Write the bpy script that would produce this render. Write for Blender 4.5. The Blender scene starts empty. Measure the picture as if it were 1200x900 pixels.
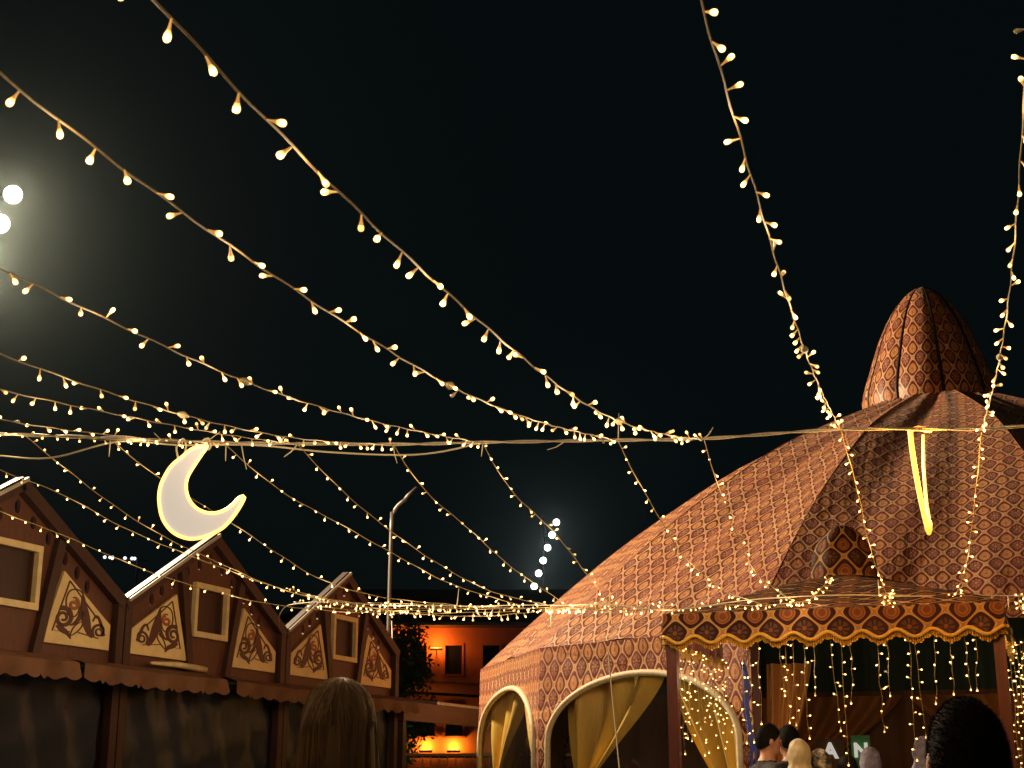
import bpy, bmesh, math, random
from mathutils import Vector, Matrix, Quaternion
from mathutils.geometry import tessellate_polygon
R = math.radians
rnd = random.Random(7)
sc = bpy.context.scene
col = sc.collection

# ------------------------------------------------------------------ camera, sky, exposure
cam_d = bpy.data.cameras.new("camera"); cam = bpy.data.objects.new("camera", cam_d); col.objects.link(cam)
cam.location = (0, 0, 1.5); cam.rotation_euler = (R(90 + 15.5456), 0, 0)
cam_d.sensor_width = 36; cam_d.lens = 49.5; cam_d.clip_start = 0.05; cam_d.clip_end = 3000
cam_d.dof.use_dof = True; cam_d.dof.focus_distance = 11.0; cam_d.dof.aperture_fstop = 14
sc.camera = cam
world = bpy.data.worlds.new("World"); sc.world = world; world.use_nodes = True
bg = world.node_tree.nodes["Background"]
bg.inputs["Color"].default_value = (0.42, 0.86, 1.0, 1); bg.inputs["Strength"].default_value = 0.0036
sc.view_settings.view_transform = 'Standard'; sc.view_settings.look = 'None'
sc.view_settings.exposure = 0; sc.view_settings.gamma = 1; sc.view_settings.use_curve_mapping = False
cy = sc.cycles
cy.use_denoising = True; cy.sample_clamp_indirect = 2.0; cy.sample_clamp_direct = 0
cy.max_bounces = 6; cy.diffuse_bounces = 3; cy.glossy_bounces = 3; cy.transparent_max_bounces = 16
cy.caustics_reflective = False; cy.caustics_refractive = False; cy.volume_bounces = 0
cy.use_light_tree = True

# strengths of the lamps in the place (radiance)
BULB_E, NEON_E, SIGN_E, FLOOD_E, FAR_E = 5.0, 3.0, 3.4, 9.0, 7.0
STRING_W, FLOOD_W, FAR_W = 1.9, 4000.0, 650.0          # lamp power: fairy lights per 0.8 m, each floodlight, each far floodlight

# ------------------------------------------------------------------ axes of the fairground
AX = R(20); AV = Vector((math.sin(AX), math.cos(AX), 0)); PV = Vector((math.cos(AX), -math.sin(AX), 0))
def st(s, t, z=0.0): return PV * s + AV * t + Vector((0, 0, z))

# ------------------------------------------------------------------ helpers
class MB:
    def __init__(self): self.v = []; self.f = []; self.m = []; self.uv = {}
    def vert(self, p): self.v.append(tuple(p)); return len(self.v) - 1
    def face(self, idx, m=0, uv=None):
        self.f.append(tuple(idx)); self.m.append(m)
        if uv: self.uv[len(self.f) - 1] = uv
    def grid(self, pts, m=0, uvs=None, closed_u=False):
        rows = len(pts); n = len(pts[0]); b = len(self.v)
        for r in pts:
            for p in r: self.v.append(tuple(p))
        for i in range(rows - 1):
            for j in range(n if closed_u else n - 1):
                k = (j + 1) % n
                q = (b + i*n + j, b + i*n + k, b + (i+1)*n + k, b + (i+1)*n + j)
                self.face(q, m, [uvs[i][j], uvs[i][k], uvs[i+1][k], uvs[i+1][j]] if uvs else None)
        return b
    def box(self, c, s, m=0, M=None):
        b = len(self.v)
        for dz in (-.5, .5):
            for dx, dy in ((-.5, -.5), (.5, -.5), (.5, .5), (-.5, .5)):
                p = Vector((dx*s[0], dy*s[1], dz*s[2]))
                if M: p = M @ p
                self.v.append(tuple(p + Vector(c)))
        for q in ((0,3,2,1),(4,5,6,7),(0,1,5,4),(1,2,6,5),(2,3,7,6),(3,0,4,7)): self.face([b+i for i in q], m)
    def beam(self, a, b_, w, h, m=0, up=Vector((0, 0, 1))):
        a, b_ = Vector(a), Vector(b_); d = b_ - a; L = d.length; d.normalize()
        x = d.cross(up)
        if x.length < 1e-4: x = d.cross(Vector((0, 1, 0)))
        x.normalize(); y = x.cross(d)
        self.box((a + b_) / 2, (w, L, h), m, Matrix((x, d, y)).transposed())
    def tube(self, pts, r, n=6, m=0, cap=True):
        pts = [Vector(p) for p in pts]; N = len(pts)
        rad = r if isinstance(r, (list, tuple)) else [r] * N
        ref = None; rows = []
        for i in range(N):
            t = (pts[min(i+1, N-1)] - pts[max(i-1, 0)]).normalized()
            if ref is None:
                ref = t.orthogonal().normalized()
            else:
                ref = (ref - t * ref.dot(t)).normalized()
            b2 = t.cross(ref)
            rows.append([pts[i] + (ref*math.cos(2*math.pi*j/n) + b2*math.sin(2*math.pi*j/n)) * rad[i] for j in range(n)])
        b = self.grid(rows, m, closed_u=True)
        if cap:
            self.face([b + j for j in range(n)][::-1], m); self.face([b + (N-1)*n + j for j in range(n)], m)
    def lathe(self, prof, n=10, m=0, o=(0, 0, 0), mats=None):
        rows = [[(o[0] + r*math.cos(2*math.pi*j/n), o[1] + r*math.sin(2*math.pi*j/n), o[2] + z) for j in range(n)] for r, z in prof]
        b = len(self.v)
        for row in rows: self.v.extend(row)
        for i in range(len(rows)-1):
            for j in range(n):
                k = (j+1) % n
                self.face((b+i*n+j, b+i*n+k, b+(i+1)*n+k, b+(i+1)*n+j), mats[i] if mats else m)
        self.face([b+j for j in range(n)][::-1], mats[0] if mats else m)
        self.face([b+(len(rows)-1)*n+j for j in range(n)], mats[-1] if mats else m)
    def plate(self, outer, holes, d0, d1, fn, m=0, uv=False, side=None):
        """flat shape with holes; fn(a, b, d) -> point; d0 front, d1 back"""
        loops = [outer] + holes
        flat = [p for l in loops for p in l]
        tris = tessellate_polygon([[Vector((p[0], p[1], 0)) for p in l] for l in loops])
        b0 = len(self.v)
        for p in flat: self.v.append(tuple(fn(p[0], p[1], d0)))
        b1 = len(self.v)
        for p in flat: self.v.append(tuple(fn(p[0], p[1], d1)))
        for t in tris:
            a, b, c = t
            A2 = (flat[b][0]-flat[a][0])*(flat[c][1]-flat[a][1]) - (flat[c][0]-flat[a][0])*(flat[b][1]-flat[a][1])
            if A2 < 0: b, c = c, b
            self.face((b0+a, b0+b, b0+c), m, [flat[a], flat[b], flat[c]] if uv else None)
            self.face((b1+a, b1+c, b1+b), m, [flat[a], flat[c], flat[b]] if uv else None)
        o = 0
        for l in loops:
            for i in range(len(l)):
                j = (i+1) % len(l)
                self.face((b0+o+i, b1+o+i, b1+o+j, b0+o+j), m if side is None else side, [l[i], l[i], l[j], l[j]] if uv else None)
            o += len(l)
    def mesh(self, name, mats, smooth=False):
        me = bpy.data.meshes.new(name); me.from_pydata(self.v, [], self.f)
        for mt in (mats if isinstance(mats, (list, tuple)) else [mats]): me.materials.append(mt)
        me.polygons.foreach_set("material_index", self.m)
        if smooth: me.polygons.foreach_set("use_smooth", [True] * len(self.f))
        if self.uv:
            l = me.uv_layers.new(name="UVMap")
            for fi, uvs in self.uv.items():
                for k, li in enumerate(me.polygons[fi].loop_indices): l.data[li].uv = uvs[k]
        me.update(); return me

def root(name, label, cat, loc=(0, 0, 0), rz=0.0, group=None):
    o = bpy.data.objects.new(name, None); col.objects.link(o); o.location = loc; o.rotation_euler = (0, 0, rz)
    o.empty_display_size = 0.2
    o["label"] = label; o["category"] = cat
    if group: o["group"] = group
    return o
def part(name, mb, mats, parent, smooth=False, world=False, kind=None):
    me = mb if isinstance(mb, bpy.types.Mesh) else mb.mesh(name, mats, smooth)
    o = bpy.data.objects.new(name, me); col.objects.link(o)
    if parent:
        o.parent = parent
        if world:
            p = parent; off = Vector((0, 0, 0))
            while p: off += p.location; p = p.parent
            o.location = -off
    if kind: o["kind"] = kind
    return o
def solo(name, mb, mats, label, cat, group=None, smooth=False, kind=None):
    o = part(name, mb, mats, None, smooth)
    if kind: o["kind"] = kind
    o["label"] = label; o["category"] = cat
    if group: o["group"] = group
    return o
def structure(name, mb, mats, smooth=False):
    o = part(name, mb, mats, None, smooth); o["kind"] = "structure"; return o
def copy_tree(o, parent=None):
    c = o.copy(); col.objects.link(c); c.parent = parent
    for ch in list(o.children): copy_tree(ch, c)
    return c
def spline(pts, step=0.05, closed=False):
    """Catmull-Rom through points, resampled"""
    P = [Vector(p) for p in pts]; N = len(P); out = []
    for i in range(N if closed else N-1):
        g = lambda k: P[k % N] if closed else P[max(0, min(N-1, k))]
        p0, p1, p2, p3 = g(i-1), g(i), g(i+1), g(i+2)
        n = max(2, int((p2-p1).length / step))
        for k in range(n):
            t = k / n
            out.append(0.5*((2*p1) + (p2-p0)*t + (2*p0-5*p1+4*p2-p3)*t*t + (3*p1-p0-3*p2+p3)*t**3))
    if not closed: out.append(P[-1])
    return out
def along(path, gap, start=0.0, jit=0.0):
    """points and tangents at arc-length steps"""
    out = []; s = start; acc = 0.0
    for a, b in zip(path, path[1:]):
        L = (b-a).length
        while s <= acc + L and L > 0:
            out.append((a.lerp(b, (s-acc)/L), (b-a).normalized())); s += gap * (1 + rnd.uniform(-jit, jit))
        acc += L
    return out

# ------------------------------------------------------------------ materials
def new_mat(name):
    m = bpy.data.materials.new(name); m.use_nodes = True; nt = m.node_tree
    return m, nt, nt.nodes["Principled BSDF"]
def N(nt, t, **k):
    n = nt.nodes.new(t)
    for a, b in k.items(): setattr(n, a, b)
    return n
def math_n(nt, op, a, b=None, c=None, clamp=False):
    n = N(nt, 'ShaderNodeMath', operation=op); n.use_clamp = clamp
    for i, x in enumerate((a, b, c)):
        if x is None: continue
        if isinstance(x, (int, float)): n.inputs[i].default_value = x
        else: nt.links.new(x, n.inputs[i])
    return n.outputs[0]
def mix_c(nt, f, a, b):
    n = N(nt, 'ShaderNodeMix', data_type='RGBA')
    for s, x in ((0, f), (6, a), (7, b)):
        if isinstance(x, (int, float)): n.inputs[s].default_value = x
        elif isinstance(x, tuple): n.inputs[s].default_value = x if len(x) == 4 else (*x, 1)
        else: nt.links.new(x, n.inputs[s])
    return n.outputs[2]
def bump(nt, bs, h, strength=0.3, dist=0.01):
    b = N(nt, 'ShaderNodeBump'); b.inputs['Strength'].default_value = strength; b.inputs['Distance'].default_value = dist
    nt.links.new(h, b.inputs['Height']); nt.links.new(b.outputs[0], bs.inputs['Normal'])
def noise(nt, scale, detail=4, vec=None, rough=0.55, dim=None):
    n = N(nt, 'ShaderNodeTexNoise'); n.inputs['Scale'].default_value = scale; n.inputs['Detail'].default_value = detail
    n.inputs['Roughness'].default_value = rough
    if vec: nt.links.new(vec, n.inputs['Vector'])
    return n.outputs['Fac']
def coord(nt, which='Object', scale=(1, 1, 1)):
    t = N(nt, 'ShaderNodeTexCoord'); mp = N(nt, 'ShaderNodeMapping'); mp.inputs['Scale'].default_value = scale
    nt.links.new(t.outputs[which], mp.inputs[0]); return mp.outputs[0]
def plain(name, c, rough=0.6, var=0.25, scale=6.0, bmp=0.15, metal=0.0, sc3=(1, 1, 1), spec=0.4):
    m, nt, bs = new_mat(name); v = coord(nt, 'Object', sc3); f = noise(nt, scale, 5, v)
    f2 = math_n(nt, 'MULTIPLY_ADD', f, 2.2, -0.6, clamp=True)
    nt.links.new(mix_c(nt, f2, tuple(x*(1-var) for x in c), tuple(min(1, x*(1+var)) for x in c)), bs.inputs['Base Color'])
    bs.inputs['Roughness'].default_value = rough; bs.inputs['Metallic'].default_value = metal
    bs.inputs['Specular IOR Level'].default_value = spec
    if bmp: bump(nt, bs, noise(nt, scale*8, 4, v), bmp, 0.004)
    return m
def wood(name, c, grain=(14, 14, 1.2), rough=0.55):
    m, nt, bs = new_mat(name); v = coord(nt, 'Object', grain); f = noise(nt, 3.0, 6, v, 0.65)
    big = noise(nt, 1.7, 3, coord(nt, 'Object'))
    f2 = math_n(nt, 'MULTIPLY_ADD', f, 2.0, -0.5, clamp=True)
    c1 = mix_c(nt, f2, tuple(x*0.45 for x in c), tuple(x*1.4 for x in c))
    nt.links.new(mix_c(nt, math_n(nt, 'MULTIPLY_ADD', big, 1.6, -0.5, clamp=True), c1, tuple(x*0.55 for x in c)), bs.inputs['Base Color'])
    bs.inputs['Roughness'].default_value = rough; bump(nt, bs, f, 0.25, 0.004); return m
def emit(name, c, s, base=(0.8, 0.8, 0.8), sample=False):
    m, nt, bs = new_mat(name); bs.inputs['Base Color'].default_value = (*base, 1)
    bs.inputs['Emission Color'].default_value = (*c, 1); bs.inputs['Emission Strength'].default_value = s
    bs.inputs['Roughness'].default_value = 0.4; m.cycles.emission_sampling = 'NONE' if sample is False else 'AUTO'; return m

def brocade(name, w=0.185, h=0.142, cream=(0.88, 0.53, 0.24), maroon=(0.12, 0.011, 0.007), gold=(0.78, 0.40, 0.14), back=(0.34, 0.045, 0.018), flower=(0.56, 0.27, 0.16), thr=0.28):
    """ogee lattice cloth: dark flower cells and gold pomegranate cells in alternate rows"""
    m, nt, bs = new_mat(name)
    tc = N(nt, 'ShaderNodeTexCoord'); sp = N(nt, 'ShaderNodeSeparateXYZ')
    # slight warp so that the weave is not ruler-straight
    wn = N(nt, 'ShaderNodeTexNoise'); wn.inputs['Scale'].default_value = 1.6; wn.inputs['Detail'].default_value = 2
    nt.links.new(tc.outputs['UV'], wn.inputs['Vector'])
    ws = N(nt, 'ShaderNodeVectorMath', operation='MULTIPLY_ADD'); nt.links.new(wn.outputs['Color'], ws.inputs[0])
    ws.inputs[1].default_value = (0.06, 0.06, 0); nt.links.new(tc.outputs['UV'], ws.inputs[2])
    nt.links.new(ws.outputs[0], sp.inputs[0])
    u = math_n(nt, 'MULTIPLY', sp.outputs[0], 2*math.pi/w); v = math_n(nt, 'MULTIPLY', sp.outputs[1], math.pi/h)
    cu = math_n(nt, 'COSINE', u); cv = math_n(nt, 'COSINE', v)
    # ogee: pointed above, round below
    sv = math_n(nt, 'SINE', math_n(nt, 'MULTIPLY', v, 2.0))
    F = math_n(nt, 'ADD', math_n(nt, 'MULTIPLY', cu, 1.0), math_n(nt, 'MULTIPLY_ADD', sv, 0.10, cv))
    Fn = math_n(nt, 'MULTIPLY', F, -1.0)
    def above(x, t, s=9.0): return math_n(nt, 'MULTIPLY_ADD', math_n(nt, 'SUBTRACT', x, t), s, 0.5, clamp=True)
    colr = mix_c(nt, above(F, thr), cream, maroon)
    # flower in the dark cell
    th = math_n(nt, 'ARCTAN2', math_n(nt, 'SINE', v), math_n(nt, 'SINE', u))
    pet = above(math_n(nt, 'ABSOLUTE', math_n(nt, 'COSINE', math_n(nt, 'MULTIPLY', th, 4.0))), 0.55, 4)
    band = math_n(nt, 'MULTIPLY', above(F, 1.0, 6), math_n(nt, 'SUBTRACT', 1.0, above(F, 1.86, 10)))
    fl2 = math_n(nt, 'MULTIPLY', pet, band)
    colr = mix_c(nt, math_n(nt, 'MULTIPLY', fl2, 0.7), colr, flower)
    colr = mix_c(nt, math_n(nt, 'MULTIPLY', above(F, 1.93, 20), 0.7), colr, gold)
    # gold cell: maroon ring, gold fruit, darker heart
    colr = mix_c(nt, above(Fn, thr - 0.05), colr, maroon)
    colr = mix_c(nt, above(Fn, 1.02), colr, gold)
    ring = math_n(nt, 'MULTIPLY', above(Fn, 1.25), math_n(nt, 'SUBTRACT', 1.0, above(Fn, 1.55)))
    colr = mix_c(nt, math_n(nt, 'MULTIPLY', ring, 0.55), colr, back)
    colr = mix_c(nt, math_n(nt, 'MULTIPLY', above(Fn, 1.8), 0.6), colr, back)
    # woven line inside the cream lattice
    li = math_n(nt, 'SUBTRACT', 1.0, above(math_n(nt, 'ABSOLUTE', F), 0.06, 12))
    colr = mix_c(nt, math_n(nt, 'MULTIPLY', li, 0.45), colr, back)
    # fading and dirt
    dn = noise(nt, 0.9, 5, tc.outputs['UV'])
    colr = mix_c(nt, math_n(nt, 'MULTIPLY_ADD', dn, 1.3, -0.45, clamp=True), colr, back)
    nt.links.new(colr, bs.inputs['Base Color'])
    bs.inputs['Roughness'].default_value = 0.46; bs.inputs['Specular IOR Level'].default_value = 0.6; bs.inputs['Sheen Weight'].default_value = 0.1
    wr = N(nt, 'ShaderNodeMapping'); wr.inputs['Scale'].default_value = (3.2, 0.9, 1); nt.links.new(tc.outputs['UV'], wr.inputs[0])
    hgt = math_n(nt, 'ADD', math_n(nt, 'MULTIPLY', math_n(nt, 'ABSOLUTE', F), 0.10), math_n(nt, 'MULTIPLY', noise(nt, 1.6, 4, wr.outputs[0]), 1.5))
    bump(nt, bs, hgt, 0.55, 0.03)
    return m

M = {}
M['brocade'] = brocade('brocade')
M['valance'] = brocade('valance_brocade', 0.225, 0.125, (0.46, 0.25, 0.08), (0.020, 0.005, 0.006), (0.24, 0.085, 0.022), (0.05, 0.012, 0.008), (0.10, 0.05, 0.03), 0.24)
vb = M['valance'].node_tree.nodes['Principled BSDF']; vb.inputs['Roughness'].default_value = 0.75; vb.inputs['Specular IOR Level'].default_value = 0.15; vb.inputs['Sheen Weight'].default_value = 0.0
M['cream'] = plain('cream_piping', (0.72, 0.62, 0.42), 0.6, 0.12, 20)
M['gold_fringe'] = plain('gold_fringe', (0.50, 0.28, 0.04), 0.5, 0.3, 8, 0.4, 0, (30, 30, 2))
def silk(name, c, rough=0.38):
    m, nt, bs = new_mat(name); v = coord(nt, 'Object', (9, 9, 0.8)); f = noise(nt, 1.5, 4, v)
    nt.links.new(mix_c(nt, f, tuple(x*0.7 for x in c), tuple(min(1, x*1.2) for x in c)), bs.inputs['Base Color'])
    bs.inputs['Roughness'].default_value = rough; bs.inputs['Sheen Weight'].default_value = 0.3
    bs.inputs['Transmission Weight'].default_value = 0.0
    bump(nt, bs, f, 0.4, 0.02); return m
M['gold_silk'] = silk('gold_silk', (0.95, 0.58, 0.09))
M['brown_cloth'] = silk('brown_cloth', (0.33, 0.15, 0.055), 0.6)
M['orange_cloth'] = silk('orange_cloth', (0.68, 0.30, 0.06), 0.5)
M['green_cloth'] = silk('green_cloth', (0.035, 0.10, 0.065), 0.6)
M['blue_cloth'] = silk('blue_cloth', (0.04, 0.08, 0.5), 0.5)
M['red_cloth'] = silk('red_cloth', (0.25, 0.02, 0.02), 0.5)
M['dark_red_paint'] = wood('dark_red_paint', (0.11, 0.022, 0.018))
M['seam'] = plain('dark_seam', (0.02, 0.014, 0.012), 0.5, 0.2)
M['facade'] = wood('stained_red_brown_wood', (0.125, 0.04, 0.02))
M['facade_dark'] = wood('dark_brown_wood', (0.05, 0.017, 0.010))
M['beam'] = wood('brown_beam', (0.15, 0.06, 0.028), (1.2, 14, 14))
M['panel_cream'] = plain('cream_painted_panel', (0.80, 0.62, 0.31), 0.5, 0.14, 5, 0.08)
M['frame_cream'] = plain('cream_painted_frame', (0.72, 0.58, 0.31), 0.5, 0.18, 9, 0.08)
M['scroll_brown'] = plain('brown_scroll_paint', (0.09, 0.03, 0.022), 0.5, 0.15)
M['scroll_red'] = plain('rust_scroll_paint', (0.33, 0.11, 0.035), 0.5, 0.15)
M['white_trim'] = plain('weathered_white_trim', (0.42, 0.39, 0.33), 0.5, 0.12, 12)
M['awning'] = plain('brown_awning_cloth', (0.16, 0.072, 0.036), 0.7, 0.3, 5, 0.2)
M['roof_felt'] = plain('dark_roofing', (0.035, 0.028, 0.025), 0.8)
M['interior'] = plain('dark_interior', (0.03, 0.028, 0.03), 0.8)
M['wire'] = plain('clear_twisted_wire', (0.30, 0.22, 0.10), 0.35, 0.3, 60, 0.3)
M['cable'] = plain('galvanised_cable', (0.55, 0.48, 0.36), 0.4, 0.2, 50, 0.3, 0.3)
M['tie'] = plain('plastic_tie', (0.62, 0.55, 0.4), 0.4, 0.1)
M['conn'] = plain('clear_connector', (0.55, 0.45, 0.25), 0.3, 0.2, 40)
M['bulb_cap'] = emit('led_cap', (1.0, 0.60, 0.17), BULB_E)
M['bulb_mid'] = emit('led_cap_shoulder', (1.0, 0.47, 0.09), 1.7)
M['bulb_neck'] = emit('led_sleeve', (1.0, 0.45, 0.08), 0.42, (0.6, 0.42, 0.2))
M['neon'] = emit('warm_neon_tube', (1.0, 0.46, 0.08), NEON_E, sample=True)
M['neon_sign'] = emit('bright_neon_tube', (1.0, 0.24, 0.012), SIGN_E, sample=True)
M['moon_face'] = emit('self_glowing_moon_face', (0.95, 0.90, 0.82), 0.42, (0.6, 0.58, 0.54))  # low glow put into the board, standing for the neon light on it
M['moon_back'] = plain('moon_back', (0.3, 0.28, 0.25), 0.5)
M['flood_lens'] = emit('floodlight_lens', (1.0, 0.86, 0.66), FLOOD_E)
M['far_lens'] = emit('far_floodlight_lens', (1.0, 0.96, 0.88), FAR_E)
M['tiny_lens'] = emit('distant_lamp_lens', (0.9, 0.95, 1.0), 1.5)
M['steel'] = plain('galvanised_steel', (0.24, 0.23, 0.22), 0.45, 0.15, 5, 0.1, 0.6)
M['dark_steel'] = plain('dark_steel', (0.05, 0.05, 0.055), 0.5, 0.15, 5, 0.1, 0.3)
M['paving'] = plain('dark_paving', (0.10, 0.085, 0.07), 0.7, 0.3, 1.2, 0.4)
M['deck'] = wood('tent_deck', (0.12, 0.07, 0.04), (1.5, 14, 14))
M['orange_wall'] = plain('orange_render', (0.52, 0.20, 0.09), 0.8, 0.12, 1.5, 0.15)
M['roof_tile'] = plain('brown_roof', (0.07, 0.035, 0.025), 0.8, 0.3, 3)
M['dark_glass'] = plain('dark_window_glass', (0.012, 0.013, 0.016), 0.08, 0.1, 2, 0)
M['rail'] = plain('pale_railing', (0.55, 0.52, 0.45), 0.5, 0.1)
M['leaf'] = plain('dark_leaf', (0.045, 0.085, 0.025), 0.5, 0.4, 3, 0)
M['bark'] = wood('bark', (0.06, 0.04, 0.028), (6, 6, 1))
M['uplight'] = emit('orange_uplight_lens', (1.0, 0.40, 0.05), 4.0)
M['green_lamp'] = emit('green_garden_lamp_lens', (0.35, 1.0, 0.2), 6.0)
M['skin'] = plain('skin', (0.45, 0.22, 0.14), 0.5, 0.1, 8, 0.05)
M['cloth_black'] = plain('black_cloth', (0.012, 0.012, 0.014), 0.8, 0.3, 20, 0.2)
M['cloth_navy'] = plain('dark_navy_cloth', (0.018, 0.02, 0.03), 0.8, 0.3, 20, 0.2)
M['hair_dark'] = plain('dark_hair', (0.007, 0.006, 0.005), 0.8, 0.3, 30, 0.0, spec=0.08)
M['hair_blonde'] = plain('dark_blonde_hair', (0.13, 0.07, 0.028), 0.38, 0.5, 14, 0.1, 0, (14, 14, 0.6))
M['hair_base'] = plain('dark_blonde_hair_base', (0.085, 0.047, 0.02), 0.6, 0.3, 14, 0, spec=0.2)
M['hair_mid'] = plain('dark_blonde_hair_mid', (0.10, 0.055, 0.023), 0.45, 0.3, 14, 0, spec=0.25)
M['hair_light'] = plain('dark_blonde_hair_light', (0.20, 0.115, 0.046), 0.45, 0.3, 14, 0, spec=0.25)
M['scarf_beige'] = silk('beige_headscarf', (0.36, 0.28, 0.15), 0.6)
M['lilac'] = plain('lilac_fleece', (0.24, 0.21, 0.30), 0.9, 0.35, 25, 0.8)
def camo():
    m, nt, bs = new_mat('mottled_cloth'); f = noise(nt, 16, 3, coord(nt))
    cr = N(nt, 'ShaderNodeValToRGB'); cr.color_ramp.interpolation = 'CONSTANT'; nt.links.new(f, cr.inputs[0])
    e = cr.color_ramp.elements; e[0].color = (0.03, 0.03, 0.03, 1); e[1].position = 0.47; e[1].color = (0.17, 0.14, 0.10, 1)
    x = e.new(0.56); x.color = (0.42, 0.38, 0.30, 1); nt.links.new(cr.outputs[0], bs.inputs['Base Color']); bs.inputs['Roughness'].default_value = 0.85
    return m
M['mottled'] = camo()
M['sign_green'] = plain('green_board', (0.06, 0.36, 0.13), 0.5, 0.1)
M['sign_brown'] = plain('brown_board', (0.12, 0.055, 0.03), 0.6, 0.1)
M['letter_white'] = emit('self_glowing_white_letter', (1.0, 0.97, 0.88), 0.42, (0.8, 0.78, 0.7))  # glow added to the letters to brighten them, no lamp behind
def vinyl(name, tint, alpha, rough=0.12, bscale=3.0):
    m, nt, bs = new_mat(name); out = nt.nodes['Material Output']
    bs.inputs['Base Color'].default_value = (*tint, 1); bs.inputs['Roughness'].default_value = rough; bs.inputs['IOR'].default_value = 1.45
    f = noise(nt, bscale, 5, coord(nt, 'Object', (1, 1, 0.45)))
    bump(nt, bs, f, 0.6, 0.05)
    tr = N(nt, 'ShaderNodeBsdfTransparent'); mx = N(nt, 'ShaderNodeMixShader')
    nt.links.new(math_n(nt, 'MULTIPLY_ADD', f, alpha, alpha*0.5, clamp=True), mx.inputs[0])
    nt.links.new(tr.outputs[0], mx.inputs[1]); nt.links.new(bs.outputs[0], mx.inputs[2]); nt.links.new(mx.outputs[0], out.inputs[0])
    return m
M['window_film'] = vinyl('clear_window_film', (0.05, 0.045, 0.04), 0.09, 0.12)
M['stall_film'] = vinyl('greyish_stall_film', (0.045, 0.055, 0.078), 0.55, 0.22, 2.2)

def lamp(parent, loc, c, power, size=0.05, spot=None, aim=None):
    L = bpy.data.lights.new('lamp_glow', 'SPOT' if spot else 'POINT'); L.energy = power; L.color = c; L.shadow_soft_size = size
    if spot: L.spot_size = R(spot); L.spot_blend = 0.25
    o = bpy.data.objects.new('lamp_glow', L); col.objects.link(o); o.parent = parent; o.location = loc
    if aim is not None: o.rotation_mode = 'QUATERNION'; o.rotation_quaternion = Vector((0, 0, -1)).rotation_difference(Vector(aim).normalized())
    return o
WARM = (1.0, 0.68, 0.36)

# ================================================================== GROUND
g = MB(); S = 380
g.grid([[(x, y, 0) for x in (-S, -30, 0, 30, S)] for y in (-S, -20, 0, 40, S)])
structure('ground', g, M['paving'])

# ================================================================== TENT
TC = st(-0.8, 18.0)
tent = root('festival_tent', 'big round tent of red and gold patterned cloth with a domed top', 'tent', TC, -AX)
ANG = [15, 42, 73, 105, 135, 165, 195, 225, 255, 285, 315, 345]   # measured from the front, turning left
RAD = 5.78
PROF = [(1.0, 2.75), (0.868, 3.44), (0.712, 4.18), (0.573, 4.74), (0.44, 5.22), (0.308, 5.58), (0.165, 5.93), (0.125, 6.02)]
def tdir(a): a = R(a); return Vector((-math.sin(a), -math.cos(a), 0))
prof_s = spline([(p[0]*RAD, p[1], 0) for p in PROF], 0.28)
def hip(a, k, sink=0.0):
    p = prof_s[k]; d = tdir(a); return d * (p.x - sink) + Vector((0, 0, p.y - sink*0.6))
arc_l = [0.0]
for a, b in zip(prof_s, prof_s[1:]): arc_l.append(arc_l[-1] + (b-a).length)
for i in range(12):
    a0, a1 = ANG[i-1], ANG[i]
    if i == 0: a0 -= 360
    mb = MB(); rows = []; uvs = []
    MJ = 40
    for k in range(len(prof_s)):
        A0, A1 = hip(a0, k), hip(a1, k); w = (A1-A0).length; row = []; ur = []
        mid = tdir((a0+a1)/2)
        for j in range(MJ+1):
            t = j/MJ; p = A0.lerp(A1, t)
            sag = 0.10*math.sin(math.pi*t)*math.sin(math.pi*min(1, k/(len(prof_s)-1)))
            wr = 0.024*math.sin(t*15 + k*0.35 + i*2.1)*math.exp(-((t-.5)/.33)**2) + 0.016*math.sin(t*37 + i)*math.sin(math.pi*t)*math.exp(-k/2.5)*min(1, k)
            p = p - mid*(sag*0.6 + wr) - Vector((0, 0, sag*0.8 + wr*0.5))
            row.append(p); ur.append((0.031*i + (t-0.5)*w, arc_l[k]))
        rows.append(row); uvs.append(ur)
    mb.grid(rows, 0, uvs); part('roof_panel', mb, M['brocade'], tent, True)
    sm = MB(); sm.tube([hip(a1, k, 0.001) for k in range(len(prof_s))], 0.005, 5); part('roof_seam', sm, M['brocade'], tent, True)
# domed cap in twelve gores
CAP = [(0.985, 5.90), (1.0, 6.08), (0.94, 6.28), (0.85, 6.5), (0.75, 6.75), (0.63, 7.0), (0.48, 7.24), (0.30, 7.44), (0.11, 7.56), (0.012, 7.585)]
cap_s = spline([(r*0.85, z, 0) for r, z in CAP], 0.10)
CAPO = Vector((-0.11, 0, 0))
cl = [0.0]
for a, b in zip(cap_s, cap_s[1:]): cl.append(cl[-1] + (b-a).length)
NG = 9
for i in range(NG):
    a0 = 360/NG*(i-0.5) + 6; a1 = a0 + 360/NG; mb = MB(); rows = []; uvs = []
    for k, p in enumerate(cap_s):
        row = []; ur = []
        for j in range(9):
            t = j/8; rr = p.x * (1 - 0.06*abs(2*t-1)**2.5)
            row.append(CAPO + tdir(a0 + (a1-a0)*t)*rr + Vector((0, 0, p.y))); ur.append(((t-0.5)*p.x*R(360/NG) + 0.05*i, cl[k]*0.96))
        rows.append(row); uvs.append(ur)
    mb.grid(rows, 0, uvs); part('cap_gore', mb, M['brocade'], tent, True)
    sm = MB(); sm.tube([CAPO + tdir(a0)*(p.x*0.945) + Vector((0, 0, p.y)) for p in cap_s], [0.026*(0.3+min(1, p.x)*0.7) for p in cap_s], 6)
    part('cap_seam', sm, M['seam'], tent, True)

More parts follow.
